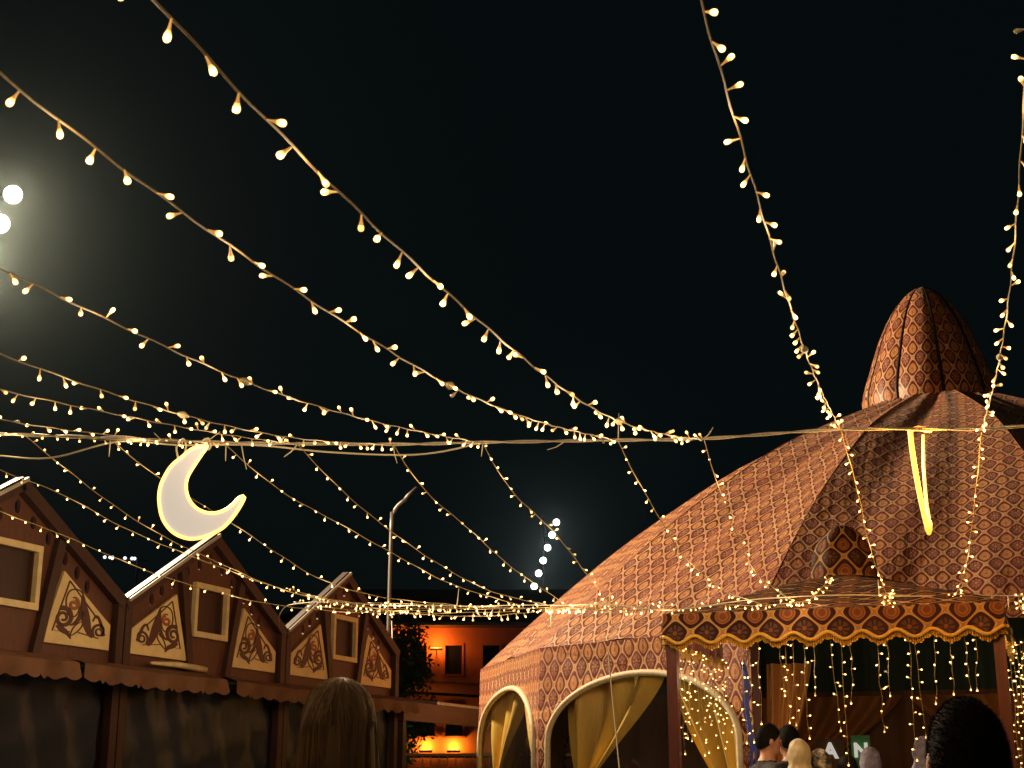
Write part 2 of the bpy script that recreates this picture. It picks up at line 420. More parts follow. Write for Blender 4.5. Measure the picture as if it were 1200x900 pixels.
# wall panels with arched windows
WZ = 2.75
def arch(hw, z0, zs, zt, n=18):
    pts = [(-hw, z0), (hw, z0), (hw, z0*.6+zs*.4), (hw, z0*.25+zs*.75), (hw, zs*.9+z0*.1), (hw, zs)]
    pts += [(hw*math.cos(math.pi*k/n), zs + (zt-zs)*math.sin(math.pi*k/n)) for k in range(1, n)]
    pts += [(-hw, zs), (-hw, zs*.9+z0*.1), (-hw, z0*.25+zs*.75), (-hw, z0*.6+zs*.4)]; return pts
def curtain(mb, x0, x1, xk, z0, z1, zk, fn, folds=7, m=0, depth=0.07, n=44):
    """cloth hung from x0..x1 at z1, gathered at (xk, zk), falling to z0"""
    rows = []
    for i in range(25):
        z = z1 + (z0-z1)*i/24
        if z >= zk:
            f = (z1-z)/(z1-zk); ff = f**1.25
            a = x0 + (xk-0.09-x0)*ff; b = x1 + (xk+0.09-x1)*ff
        else:
            f = (zk-z)/(zk-z0); w = 0.09 + 0.12*f**0.6; a = xk-w; b = xk+w
        dp = depth*(0.5 + 0.5*min(1, abs(z-zk)*2))
        rows.append([fn(a + (b-a)*j/n, z, dp*(math.sin(folds*2*math.pi*j/n + 0.7*math.sin(z*3)) + 0.5*math.sin(folds*3.7*j/n + z))) for j in range(n+1)])
    mb.grid(rows, m)
for i in range(1, 12):
    a0, a1 = ANG[i-1], ANG[i]
    # seen from outside the panel runs from a1 (left) to a0 (right)
    L0 = tdir(a1)*RAD; R0 = tdir(a0)*RAD; nrm = tdir((a0+a1)/2); mid = (L0+R0)/2; ex = (R0-L0); w = ex.length; ex.normalize()
    def fn(u, z, d, mid=mid, ex=ex, nrm=nrm, w=w):
        fl = 0.10*(1 - z/WZ)
        return mid + ex*u*(1 + fl/RAD) + nrm*(fl + 0.02*math.sin(u*2.2+z*1.9) - d) + Vector((0, 0, z))
    hw = w/2 - 0.15
    hole = arch(hw, 0.35, 1.82, 2.43)
    # subdivided outer edge so the cloth can flare
    outer = [(-w/2, 0.0), (w/2, 0.0)] + [(w/2, z) for z in (0.7, 1.4, 2.1, WZ)] + [(-w/2, z) for z in (WZ, 2.1, 1.4, 0.7)]
    mb = MB(); mb.plate(outer, [hole[::-1]], 0.0, 0.012, fn, 0, True); part('wall_panel', mb, M['brocade'], tent)
    if i in (1, 2, 3, 11):
        pt = hole[1:] + [hole[0]]
        mb = MB(); mb.tube([fn(u, z, -0.012) for u, z in spline([(a, b, 0) for a, b in pt], 0.06) for u, z in [(u, z)]] if False else [fn(q.x, q.y, -0.012) for q in spline([(a, b, 0) for a, b in pt], 0.06)], 0.032, 8)
        part('arch_piping', mb, M['cream'], tent, True)
        mb = MB(); mb.plate(hole, [], 0.03, 0.034, fn, 0); part('window_film', mb, M['window_film'], tent)
        mb = MB(); curtain(mb, -hw*0.98, hw*0.10, -hw*0.72, 0.3, 2.42, 1.42, lambda x, z, d: fn(x, z, 0.16 + d), 3); part('window_curtain', mb, M['gold_silk'], tent, True)
        mb = MB(); curtain(mb, hw*0.14, hw*0.98, hw*0.80, 0.3, 2.42, 1.35, lambda x, z, d: fn(x, z, 0.16 + d), 3); part('window_curtain', mb, M['gold_silk'], tent, True)
# frontal eave band and door posts
F0 = tdir(15)*RAD; F1 = tdir(-15)*RAD
for P in (F0, F1):
    mb = MB(); mb.box((P.x*0.99, P.y*0.995, 1.35), (0.09, 0.09, 2.7)); part('door_post', mb, M['dark_red_paint'], tent)
# guy line crossing the arched window
p0 = st(-3.75, 12.95, 2.62); p1 = st(-3.15, 11.6, 0.0)
mb = MB(); mb.tube([p0, p1], 0.006, 5); solo('guy_line', mb, M['tie'], 'thin pale guy rope slanting down in front of the arched tent window', 'rope')
# inside
mb = MB(); mb.lathe([(5.7, 0.0), (5.7, 0.15)], 24); part('tent_floor', mb, M['deck'], tent)
def flatcloth(x0, x1, z0, z1, y, folds, amp, n=80):
    mb = MB(); mb.grid([[(x0+(x1-x0)*j/n, y + amp*math.sin(folds*2*math.pi*j/n + 0.4*i) , z) for j in range(n+1)] for i, z in enumerate([z1, z1*.7+z0*.3, z1*.35+z0*.65, z0])]); return mb
part('partition_drape', flatcloth(-3.6, 3.6, 0.15, 2.36, -2.4, 20, 0.05), M['brown_cloth'], tent, True)
part('upper_drape', flatcloth(-3.4, 3.4, 2.36, 3.45, -2.36, 26, 0.04), M['green_cloth'], tent, True)
for (x0, x1, xk, zk) in ((-2.3, -0.5, -2.0, 1.25), (-0.45, 1.5, 1.45, 1.15)):
    mb = MB(); curtain(mb, x0, x1, xk, 0.2, 2.30, zk, lambda x, z, d: Vector((x, -2.62 + d, z)), 6); part('tied_curtain', mb, M['orange_cloth'], tent, True)
mb = MB(); curtain(mb, -1.42, -1.02, -1.36, 0.2, 2.45, 1.55, lambda x, z, d: Vector((x, -5.35 + d*0.6, z)), 4); part('door_curtain', mb, M['orange_cloth'], tent, True)
mb = MB(); mb.grid([[(-1.60 + 0.015*math.sin(i) + 0.028*j + 0.006*i, -5.62 + 0.02*math.sin(i*1.3 + j*2), 2.45 - 0.09*i) for j in range(3)] for i in range(14)]); part('blue_streamer', mb, M['blue_cloth'], tent, True)

# ================================================================== ENTRANCE CANOPY
CW, CD = 2.25, 2.1
CO = st(-1.325, 10.1)
can = root('entrance_canopy', 'patterned porch canopy with scalloped gold fringe in front of the tent door', 'canopy', CO, -AX)
for x, y in ((-CW/2, 0), (CW/2, 0)):
    mb = MB(); mb.box((x, y+0.03, 1.29), (0.075, 0.075, 2.58)); part('post', mb, M['dark_red_paint'], can)
VT, VB = 2.63, 2.44
def valance(pf, L, name, n_per=10, inner=None):
    """pf(u, out, z) -> point"""
    ns = max(2, round(L/0.225)); n = ns*n_per
    def zb(u): return VB + 0.026*math.cos(2*math.pi*u/(L/ns))
    mb = MB(); rows = []; uvs = []
    for k in range(5):
        row = []; ur = []
        for j in range(n+1):
            u = L*j/n; z = VT + (zb(u)-VT)*k/4; o = 0.015*math.sin(u*9) * k/4 + 0.01*math.sin(u*31+1)*k/4
            row.append(pf(u, o, z)); ur.append((u/(L/ns)*0.225 + 0.1125, z - VB - 0.07))
        rows.append(row); uvs.append(ur)
    mb.grid(rows, 0, uvs); v = part(name, mb, M['valance'] if not inner else inner, can, True)
    mb = MB(); path = [pf(L*j/n, 0.012 + 0.015*math.sin(L*j/n*9), zb(L*j/n)) for j in range(n+1)]; mb.tube(path, 0.014, 6); part('gold_braid', mb, M['gold_fringe'], v, True)
    mb = MB(); nf = n*3; rows = [[], [], []]
    for j in range(nf+1):
        u = L*j/nf; o = 0.012*(1 if j % 2 else -1) + 0.015*math.sin(u*9)
        for k in range(3): rows[k].append(pf(u, o*(0.3+0.35*k), zb(u) - 0.022*k*(1 + 0.15*math.sin(j*7.3)) - 0.004))
    mb.grid(rows, 0); part('gold_fringe', mb, M['gold_fringe'], v)
valance(lambda u, o, z: Vector((-CW/2 - 0.05 + u, -0.03 - o, z)), CW + 0.1, 'front_valance')
valance(lambda u, o, z: Vector((-CW/2 - 0.05 - o, -0.03 + u, z)), CD, 'side_valance', inner=M['red_cloth'])
valance(lambda u, o, z: Vector((CW/2 + 0.05 + o, -0.03 + u, z)), CD, 'side_valance')
# low hipped roof rising to a small dome
DX, DY, DR = 0.02, 1.0, 0.25
rw = []; uvr = []
for k in range(11):
    f = k/10; row = []; ur = []
    for j in range(49):
        t = j/48*4; e = int(min(3, t)); q = t - e
        c4 = [(-CW/2-.05, -.03), (CW/2+.05, -.03), (CW/2+.05, CD), (-CW/2-.05, CD), (-CW/2-.05, -.03)]
        bx = c4[e][0] + (c4[e+1][0]-c4[e][0])*q; by = c4[e][1] + (c4[e+1][1]-c4[e][1])*q
        an = math.atan2(by-DY, bx-DX); cx = DX + DR*1.05*math.cos(an); cyy = DY + DR*1.05*math.sin(an)
        x = bx + (cx-bx)*f; y = by + (cyy-by)*f
        z = VT + 0.33*f**0.95 + 0.02*math.sin(6*an + 3*f)*math.sin(math.pi*f)
        row.append((x, y, z)); ur.append((x + 0.3, y*1.05 if e in (0, 2) else x*1.05))
    rw.append(row); uvr.append([(p[0]*0.8, (p[1] + 0.8*f)) for p in row])
mb = MB(); mb.grid(rw, 0, uvr); part('canopy_roof', mb, M['valance'], can, True)
dp = spline([(DR, 2.90, 0), (DR*1.03, 3.02, 0), (DR*0.93, 3.16, 0), (DR*0.68, 3.28, 0), (DR*0.35, 3.355, 0), (0.012, 3.38, 0)], 0.04)
for i in range(8):
    mb = MB(); rows = []; uvs = []
    for k, p in enumerate(dp):
        row = []; ur = []
        for j in range(7):
            t = j/6; an = 2*math.pi*(i+t)/8; rr = p.x*(1 - 0.07*abs(2*t-1)**2)
            row.append((DX + rr*math.cos(an), DY + rr*math.sin(an), p.y)); ur.append((0.196*t + i*0.196, p.y*1.2))
        rows.append(row); uvs.append(ur)
    mb.grid(rows, 0, uvs); part('dome_gore', mb, M['valance'], can, True)

# ================================================================== STALLS
BY = -6.97; BWID = 2.69
def ovl(cx, cz, a=0.034, b=0.055, n=10): return [(cx + a*math.cos(2*math.pi*k/n), cz + b*math.sin(2*math.pi*k/n)) for k in range(n)]
def affine(p):   # ornament drawing units -> panel metres
    x, y = p; u = x - 262; v = y
    # solve with basis (160-262,305) -> (-.23,-.56); (475-262,350) -> (.59,-.56)
    det = (-102)*350 - 213*305
    a = (u*350 - 213*v)/det; b = (-102*v - u*305)/det
    return (0.58 + a*(-0.23) + b*0.59, 3.03 + a*(-0.56) + b*(-0.56))
def spiral(cx, cy, r0, r1, a0, turns, n=30): return [(cx + (r0+(r1-r0)*k/n)*math.cos(a0+turns*2*math.pi*k/n), cy + (r0+(r1-r0)*k/n)*math.sin(a0+turns*2*math.pi*k/n)) for k in range(n+1)]
def ribbon(mb, path, w0, w1, fn, m=0, bulge=0.0):
    n = len(path); L = []; Rr = []
    for i, p in enumerate(path):
        a = path[max(0, i-1)]; b = path[min(n-1, i+1)]; dx, dy = b[0]-a[0], b[1]-a[1]; l = math.hypot(dx, dy) or 1
        f = i/(n-1); w = w0 + (w1-w0)*f + bulge*math.sin(math.pi*f)
        L.append((p[0]-dy/l*w, p[1]+dx/l*w)); Rr.append((p[0]+dy/l*w, p[1]-dx/l*w))
    rows = [[fn(q, 0) for q in L], [fn(q, 1) for q in L], [fn(q, 1) for q in Rr], [fn(q, 0) for q in Rr]]
    mb.grid(rows, m)
def ornament(mb, sx):
    dep = [0]
    def fn(p, k):
        x, z = affine(p); return Vector((sx*x, -0.031 - (0.004 + dep[0])*k, z))
    S2 = lambda pts, st_=6: [(q.x, q.y) for q in spline([(a, b, 0) for a, b in pts], st_)]
    ribbon(mb, S2([(352, 120), (345, 100), (318, 84), (285, 92), (270, 125), (272, 165), (285, 195), (305, 205), (325, 190), (333, 160), (322, 125), (300, 120)]), 3, 3, fn)
    dep[0] = 0.001; ribbon(mb, spiral(304, 150, 26, 5, -1.2, 1.2), 8, 5, fn, 1)
    dep[0] = 0.0015; ribbon(mb, S2([(348, 105), (352, 150), (362, 200), (382, 270), (400, 295)]), 2, 4, fn, 0, 17)
    ribbon(mb, S2([(350, 180), (330, 215), (308, 235), (290, 240)]), 14, 3, fn)
    dep[0] = 0.002; ribbon(mb, spiral(432, 268, 34, 8, 2.4, 1.5), 6, 3, fn)
    ribbon(mb, S2([(400, 225), (415, 200), (432, 215), (445, 250), (455, 290)]), 3, 9, fn)
    dep[0] = 0.0025; ribbon(mb, spiral(258, 208, 44, 8, -2.0, 1.7), 10, 4, fn)
    ribbon(mb, S2([(235, 235), (255, 258), (280, 275), (297, 300)]), 12, 1, fn, 0, 4)
    dep[0] = 0.003; ribbon(mb, S2([(292, 288), (318, 275), (345, 250), (350, 225), (325, 235), (305, 255), (292, 288)]), 2, 2, fn)
    dep[0] = 0.0035; ribbon(mb, [(283, 48), (210, 262), (290, 268)], 2, 2, fn); ribbon(mb, [(283, 48), (330, 105), (420, 210)], 2, 2, fn); ribbon(mb, [(330, 272), (430, 300)], 2, 2, fn)
def make_stall():
    r = root('gabled_stall', '', 'stall', (0, 0, 0), R(70))
    fx = lambda x, z, d: Vector((x, d, z))
    hv = BWID/2 - 0.004
    outer = [(-hv, 2.36), (hv, 2.36), (hv, 2.86), (0, 3.62), (-hv, 2.86)]
    holes = []
    for x, z in ((0.9, 2.94), (0.76, 3.03), (0.6, 3.12), (0.38, 3.245), (0.19, 3.335)): holes += [ovl(x, z), ovl(-x, z)]
    holes.append(ovl(0, 3.425)); holes.append([(-0.24, 2.73), (0.24, 2.73), (0.24, 3.12), (-0.24, 3.12)])
    mb = MB(); mb.plate(outer, [h[::-1] for h in holes], 0.0, 0.03, fx); part('gable_board', mb, M['facade'], r)
    mb = MB(); mb.box((0, 0.045, 2.925), (0.52, 0.02, 0.43)); part('shutter_board', mb, M['facade_dark'], r)
    mb = MB()
    for c, s in (((0, -0.02, 3.14), (0.57, 0.045, 0.05)), ((0, -0.02, 2.71), (0.57, 0.045, 0.05)), ((-0.262, -0.02, 2.925), (0.046, 0.043, 0.38)), ((0.262, -0.02, 2.925), (0.046, 0.043, 0.38))): mb.box(c, s)
    part('window_frame', mb, M['frame_cream'], r)
    for sx in (-1, 1):
        mb = MB(); mb.beam((sx*0.50, -0.025, 3.24), (sx*0.30, -0.025, 2.37), 0.09, 0.05, 0, Vector((0, 1, 0))); part('slanted_timber', mb, M['facade_dark'], r)
        mb = MB(); pp = [(sx*0.57, 3.02), (sx*0.36, 2.465), (sx*1.20, 2.465), (sx*1.20, 2.665)]
        if sx > 0: pp = pp
        else: pp = pp[::-1]
        mb.plate(pp, [], -0.030, -0.004, fx); pn = part('painted_panel', mb, M['panel_cream'], r)
        mb = MB(); ornament(mb, sx); part('scroll_ornament', mb, [M['scroll_brown'], M['scroll_red']], pn)
        mb = MB(); mb.box((sx*(hv-0.05), -0.03, 1.42), (0.09, 0.07, 2.84)); part('corner_post', mb, M['facade_dark'], r)
        # barge board and roof sheet
        ax, az = sx*(hv+0.0), 2.86
        n = Vector((sx*0.492, 0, 0.870))
        mb = MB(); mb.beam(Vector((ax, -0.036, az)) - n*0.012, Vector((-0.03, -0.036, 3.60)) - n*0.012, 0.068, 0.10, 0, n); part('barge_board', mb, M['facade_dark'], r)
        if sx < 0:
            mb = MB(); mb.beam(Vector((ax+0.02, -0.085, az)) + n*0.027, Vector((0.0, -0.085, 3.60)) + n*0.027, 0.022, 0.028, 0, n); part('white_edge_trim', mb, M['white_trim'], r)
        mb = MB(); mb.box((sx*(hv-0.015), 1.05, 1.38), (0.025, 2.0, 2.76)); part('side_wall', mb, M['facade_dark'], r)
    mb = MB(); mb.box((0, 1.06, 2.80), (2.60, 1.98, 0.03)); part('flat_roof', mb, M['roof_felt'], r)
    mb = MB(); mb.box((0, 2.05, 1.4), (2.6, 0.03, 2.76)); part('back_wall', mb, M['interior'], r)
    mb = MB(); mb.box((0, -0.03, 2.31), (2*hv, 0.08, 0.09)); part('eave_beam', mb, M['beam'], r)
    mb = MB(); mb.box((0, -0.02, 0.5), (2.4, 0.05, 1.0)); part('counter_front', mb, M['facade'], r)
    mb = MB(); rows = [[(-1.2 + 2.4*j/24, 0.03 + 0.018*math.sin(j*1.3+i*.7) + 0.012*math.sin(i*2.1-j*.5), 1.0 + 1.26*i/10) for j in range(25)] for i in range(11)]
    mb.grid(rows); part('clear_curtain', mb, M['stall_film'], r, True)
    return r
stall0 = make_stall()
info = [(-1, 'brown wooden gabled stall farthest from the orange building'),
        (0, 'brown wooden gabled stall next to the one under the crescent moon sign'),
        (1, 'brown wooden gabled stall whose peak is right under the crescent moon sign'),
        (2, 'brown wooden gabled stall beside the tall bent lamp post')]
for k, (i, lab) in enumerate(info):
    o = stall0 if k == 0 else copy_tree(stall0)
    o.location = st(BY, 11.12 - BWID + BWID*i); o["label"] = lab; o["group"] = "gabled stalls in a row"
# awnings
def awning(t0, t1, lab):
    r = root('awning', lab, 'awning', st(BY, (t0+t1)/2), R(70), 'brown scalloped awnings on the stalls')
    L = t1-t0; n = 60; ns = round(L/0.155)
    mb = MB(); mb.grid([[(-L/2 + L*j/n, y, z - 0.012*math.sin(math.pi*j/n)) for j in range(n+1)] for y, z in ((-0.075, 2.375), (-0.2, 2.35), (-0.32, 2.31))]); part('awning_cloth', mb, M['awning'], r, True)
    mb = MB(); rows = []
    for k in range(4):
        rows.append([(-L/2 + L*j/n, -0.322 - 0.012*k*math.sin(j*0.45) , 2.31 - 0.012*math.sin(math.pi*j/n) - (0.105 + 0.03*abs(math.sin(math.pi*ns*j/n)))*k/3) for j in range(n+1)])
    mb.grid(rows); part('scalloped_valance', mb, M['awning'], r, True)
    for x in (-L/2+0.03, L/2-0.03):
        mb = MB(); mb.beam((x, -0.07, 2.30), (x, -0.30, 2.29), 0.02, 0.02); part('arm', mb, M['dark_steel'], r)
    return r
awning(6.75, 8.88, 'brown scalloped awning farthest from the tent')
aw = awning(8.95, 10.97, 'brown scalloped awning with a pale roll added for its lit top edge')
mb = MB(); mb.tube([(0.15, -0.11, 2.40), (0.55, -0.11, 2.412), (0.98, -0.11, 2.40)], [0.012, 0.026, 0.03], 8); part('lit_edge_roll', mb, M['frame_cream'], aw, True)  # cream tube stands for the lit highlight on the awning's top edge
awning(11.14, 13.15, 'brown scalloped awning next to the one with the pale roll')
awning(13.22, 15.1, 'brown scalloped awning behind the long-haired woman, closest to the lamp post')
# flat-roofed stall at the end of the row
fs = root('flat_stall', 'low flat-roofed wooden stall with a plain beam beyond the gabled stalls', 'stall', st(BY, 17.4), R(70))
for nm, c, s, mt in (('fascia_beam', (0, -0.1, 2.22), (4.5, 0.07, 0.21), 'beam'), ('flat_roof', (0, 0.9, 2.345), (4.5, 2.0, 0.04), 'roof_felt'), ('counter', (0, 0, 0.5), (4.3, 0.5, 1.0), 'facade_dark'),
                     ('edge_strip', (-0.6, -0.14, 2.345), (1.3, 0.03, 0.035), 'white_trim'), ('edge_strip', (1.25, -0.14, 2.29), (0.95, 0.03, 0.03), 'white_trim')):
    mb = MB(); mb.box(c, s); part(nm, mb, M[mt], fs)
for x in (-2.15, 2.15):
    mb = MB(); mb.box((x, -0.06, 1.17), (0.09, 0.09, 2.31)); part('post', mb, M['facade_dark'], fs)

# ================================================================== CABLES AND POLES
C1 = [(-4.3, 8.9, 3.66), (-4.09, 8.76, 3.61), (-3.25, 8.7, 3.59), (-1.79, 8.59, 3.51), (-0.74, 8.51, 3.48), (-0.18, 8.46, 3.48), (0.65, 8.4, 3.48), (1.17, 8.36, 3.48), (1.99, 8.29, 3.52), (2.82, 8.22, 3.505), (3.07, 8.2, 3.52), (4.8, 8.05, 3.6)]
c1p = spline(C1, 0.08)
def twist(path, r, tw, amp):
    out = []
    for i, p in enumerate(path):
        out.append(p + Vector((0, math.cos(i*tw)*amp, math.sin(i*tw)*amp)))
    mb = MB(); mb.tube(out, r, 5); return mb
cab = root('main_cable', 'pale steel cable crossing above the square, carrying moon signs and light strings', 'cable', C1[0])
part('strand', twist(c1p, 0.006, 0.9, 0.006), M['cable'], cab, True, True)
part('strand', twist(c1p, 0.006, 0.9, -0.006), M['cable'], cab, True, True)
SL = [(-3.9, 8.82, 3.56), (-3.59, 8.78, 3.49), (-3.26, 8.75, 3.46), (-2.92, 8.72, 3.44), (-2.49, 8.69, 3.54), (-2.1, 8.66, 3.51), (-1.61, 8.62, 3.5), (-1.17, 8.59, 3.45), (-0.69, 8.55, 3.42), (-0.42, 8.53, 3.44), (-0.21, 8.5, 3.485)]
mb = MB(); mb.tube(spline(SL, 0.06), 0.006, 5); solo('slack_wire', mb, M['tie'], 'slack pale wire drooping just below the main cable near the moon sign', 'wire', None, True)
C2 = [(-2.3, 14.0, 2.9), (-1.83, 11.89, 2.89), (-0.82, 11.32, 2.81), (0.0, 10.81, 2.75), (0.63, 10.38, 2.71), (1.14, 10.0, 2.63), (1.8, 9.9, 2.7), (2.38, 9.85, 2.71), (3.53, 9.75, 2.7), (4.6, 9.6, 2.75)]
cb2 = root('second_cable', 'thin pale cable running from the stalls to the tent porch', 'cable', C2[0])
part('strand', twist(spline(C2, 0.1), 0.005, 0.8, 0.004), M['cable'], cb2, True, True)
def tie(p, dv, L):
    q = Vector(p); mb = MB(); mb.tube([q, q + Vector(dv)*L*0.5 + Vector((0, 0, -0.01)), q + Vector(dv)*L], [0.005, 0.004, 0.003], 4); return mb
k = 0
for (x, dv, L) in ((0.65, (0.05, 0, 1), 0.17), (1.17, (0.5, 0, 0.6), 0.12), (-1.79, (0.03, 0, -1), 0.12), (-1.70, (0.25, 0, -1), 0.17), (-1.33, (-0.7, 0, -0.7), 0.12), (-2.53, (0.0, 0, -1), 0.12), (-0.74, (0.25, 0, -1), 0.12), (-0.18, (-0.1, 0, -1), 0.09), (0.35, (-0.8, 0, -0.4), 0.14), (-2.2, (-0.7, 0, 0.5), 0.1), (-1.95, (0.8, 0, 0.5), 0.13)):
    z = min(c1p, key=lambda p: abs(p.x-x)); part('cable_tie', tie(z, dv, L), M['tie'], cab, True, True)
for (x, dv, L) in ((-0.4, (0.1, 0, 1), 0.14), (0.3, (0.0, 0, -1), 0.2), (0.72, (0.0, 0, -1), 0.2), (2.6, (0, 0, 1), 0.11), (3.3, (0.05, 0, -1), 0.12), (3.42, (-0.05, 0, -1), 0.12), (3.6, (0.1, 0, 1), 0.12)):
    z = min(spline(C2, 0.1), key=lambda p: abs(p.x-x)); part('cable_tie', tie(z, dv, L), M['tie'], cb2, True, True)
def steel_pole(p, h, lab):
    r = root('steel_pole', lab, 'pole', (p[0], p[1], 0), 0, 'poles holding the cables')
    mb = MB(); mb.lathe([(0.05, 0.0), (0.045, h*0.6), (0.035, h)], 10); part('shaft', mb, M['steel'], r, True)
    mb = MB(); mb.box((0, 0, 0.01), (0.25, 0.25, 0.02)); part('base_plate', mb, M['steel'], r)
    mb = MB(); mb.lathe([(0.045, h-0.16), (0.045, h-0.10)], 10); part('cable_clamp', mb, M['dark_steel'], r)
steel_pole((-4.3, 8.95), 3.78, 'grey steel pole holding the main cable beside the stalls')
steel_pole((4.83, 8.05), 3.72, 'grey steel pole holding the main cable beside the tent porch')
steel_pole((4.63, 9.6), 2.88, 'short grey steel pole holding the thin cable past the tent porch')

# ================================================================== LIGHT STRINGS
prof = [(0.0022, 0.0), (0.0026, 0.008), (0.0036, 0.018), (0.0056, 0.026), (0.0078, 0.033), (0.0088, 0.039), (0.0078, 0.0445), (0.0046, 0.0475), (0.001, 0.0485)]
mats_b = [2, 2, 2, 1, 0, 0, 0, 0]
bulb_me = []
for v in range(3):
    mb = MB(); s = (1.0, 0.92, 1.08)[v]
    mb.lathe([(r*s, z*(1.0, 1.08, 0.94)[v]) for r, z in prof], 8, 0, (0, 0, 0), mats_b)
    bulb_me.append(mb.mesh('fairy_bulb', [M['bulb_cap'], M['bulb_mid'], M['bulb_neck']], True))
M['bulb_dim'] = emit('led_cap_dim', (1.0, 0.55, 0.14), 1.5); M['bulb_dead'] = plain('led_cap_dead', (0.5, 0.42, 0.28), 0.3, 0.1)
for (ca, mi) in ((M['bulb_dim'], M['bulb_neck']), (M['bulb_dead'], M['bulb_dead'])):
    mb = MB(); mb.lathe(prof, 8, 0, (0, 0, 0), mats_b); bulb_me.append(mb.mesh('fairy_bulb', [ca, mi, M['bulb_neck'] if ca is not mi else mi], True))
Z = Vector((0, 0, 1))
def add_bulb(p, d, parent, off, scale=1.0):
    o = bpy.data.objects.new('bulb', rnd.choices(bulb_me, (30, 30, 30, 15, 2))[0]); col.objects.link(o); o.parent = parent
    o.location = Vector(p) - off; o.rotation_mode = 'QUATERNION'; o.rotation_quaternion = Z.rotation_difference(Vector(d).normalized()); o.scale = (scale,)*3
def bulb_dir(tan):
    for _ in range(20):
        d = Vector((rnd.gauss(0, 1), rnd.gauss(0, 1), rnd.gauss(-0.55, 0.8)))
        d = d - tan*d.dot(tan)*rnd.uniform(0.55, 1.0)
        if d.length > 0.3: return d.normalized()
    return Vector((0, 0, -1))
def light_string(ctrl, lab, group, gap=0.13, conn=(), start=None, jit=0.12, wr=0.0029, name='fairy_light_string', scale=0.88, power=STRING_W, sep=0.0):
    r = root(name, lab, 'string lights', ctrl[0], 0, group)
    cc = [Vector(ctrl[0])]
    for q in ctrl[1:-1]:
        if (Vector(q) - cc[-1]).length > sep: cc.append(Vector(q))
    if len(cc) > 1 and (Vector(ctrl[-1]) - cc[-1]).length < sep*0.7: cc.pop()
    cc.append(Vector(ctrl[-1])); path = spline(cc, 0.06); off = Vector(ctrl[0])
    if sep > 0:      # a hanging wire has no kinks
        pv_ = [cc[0]] + [q for a, b in zip(cc, cc[1:]) for q in [a.lerp(b, k/max(1, int((b-a).length/0.06))) for k in range(1, max(1, int((b-a).length/0.06)) + 1)]]
        for _ in range(110): pv_ = [pv_[0]] + [pv_[i]*0.5 + (pv_[i-1] + pv_[i+1])*0.25 for i in range(1, len(pv_)-1)] + [pv_[-1]]
        path = pv_
    a = [p + Vector((0.0022*math.cos(i*1.1), 0, 0.0022*math.sin(i*1.1))) for i, p in enumerate(path)]
    mb = MB(); mb.tube(a, wr, 5); part('wire', mb, M['wire'], r, True, True)
    for p, t in along(path, gap, rnd.uniform(0.02, gap) if start is None else start, jit):
        add_bulb(p, bulb_dir(t), r, off, scale)
    if power > 0:
        for p, t in along(path, 0.8, 0.3): lamp(r, p - off + Vector((0, 0, -0.03)), WARM, power, 0.08)
    for c in conn:
        L = along(path, 0.02, 0); k = min(range(len(L)), key=lambda i: abs(i*0.02 - c)); p, t = L[k]
        mb = MB(); pr = [(0.004, -0.05), (0.009, -0.035), (0.014, -0.014), (0.017, 0), (0.014, 0.014), (0.009, 0.035), (0.004, 0.05)]
        mb.lathe(pr, 8); o = part('connector', mb, M['conn'], r, True); o.location = p - off; o.rotation_mode = 'QUATERNION'; o.rotation_quaternion = Z.rotation_difference(t)
    return r
HD = Vector((math.sin(R(16)), math.cos(R(16)), 0))
ORD = ['first', 'second', 'third', 'fourth', 'fifth', 'sixth', 'seventh', 'eighth', 'ninth', 'tenth']
FS = [  # tie point on the cable, then (distance back, height)
 ((-1.789, 8.59), [(0, 3.505), (1.044, 3.297), (1.694, 3.189), (2.247, 3.101), (4, 2.95), (5.6, 2.9), (8, 3.05), (10.3, 3.5)], ()),
 ((-1.33, 8.554), [(0, 3.49), (0.587, 3.387), (1.293, 3.274), (1.972, 3.188), (2.606, 3.104), (2.969, 3.049), (4.4, 2.93), (5.8, 2.9), (8, 3.05), (10.3, 3.5)], ()),
 ((-0.741, 8.508), [(0, 3.478), (1.153, 3.234), (1.866, 3.116), (2.615, 3.024), (3.226, 2.969), (3.577, 2.95), (3.887, 2.937), (5.5, 2.86), (8, 3.0), (10.3, 3.5)], (2.63,)),
 ((-0.184, 8.465), [(0, 3.478), (1.022, 3.301), (1.892, 3.164), (2.85, 3.037), (3.452, 2.982), (4.009, 2.965), (4.467, 2.945), (4.769, 2.929), (6, 2.88), (8.2, 3.05), (10.3, 3.5)], (3.22,)),
 ((0.653, 8.398), [(0, 3.475), (1.762, 3.156), (2.881, 2.992), (3.516, 2.929), (4.111, 2.898), (4.71, 2.865), (5.229, 2.852), (5.6, 2.842), (5.859, 2.84), (6.084, 2.838), (8.2, 3.0), (10.3, 3.5)], (3.28,)),
 ((1.17, 8.356), [(0, 3.475), (1.122, 3.233), (2.672, 2.941), (3.573, 2.841), (4.245, 2.802), (4.991, 2.77), (5.637, 2.752), (6.02, 2.754), (6.492, 2.761), (8.4, 2.98), (10.3, 3.5)], (2.62,)),
 ((1.99, 8.29), [(0, 3.52), (1.646, 3.3), (2.754, 3.187), (3.858, 3.15), (4.378, 3.165), (4.906, 3.18), (5.345, 3.17), (5.684, 3.185), (8, 3.3), (10.3, 3.6)], (2.85,)),
 ((2.819, 8.221), [(0, 3.5), (1.086, 3.403), (2.118, 3.326), (3.26, 3.357), (3.887, 3.455), (4.162, 3.52), (4.549, 3.64), (6.5, 4.05), (10.3, 4.6)], (2.15,))]
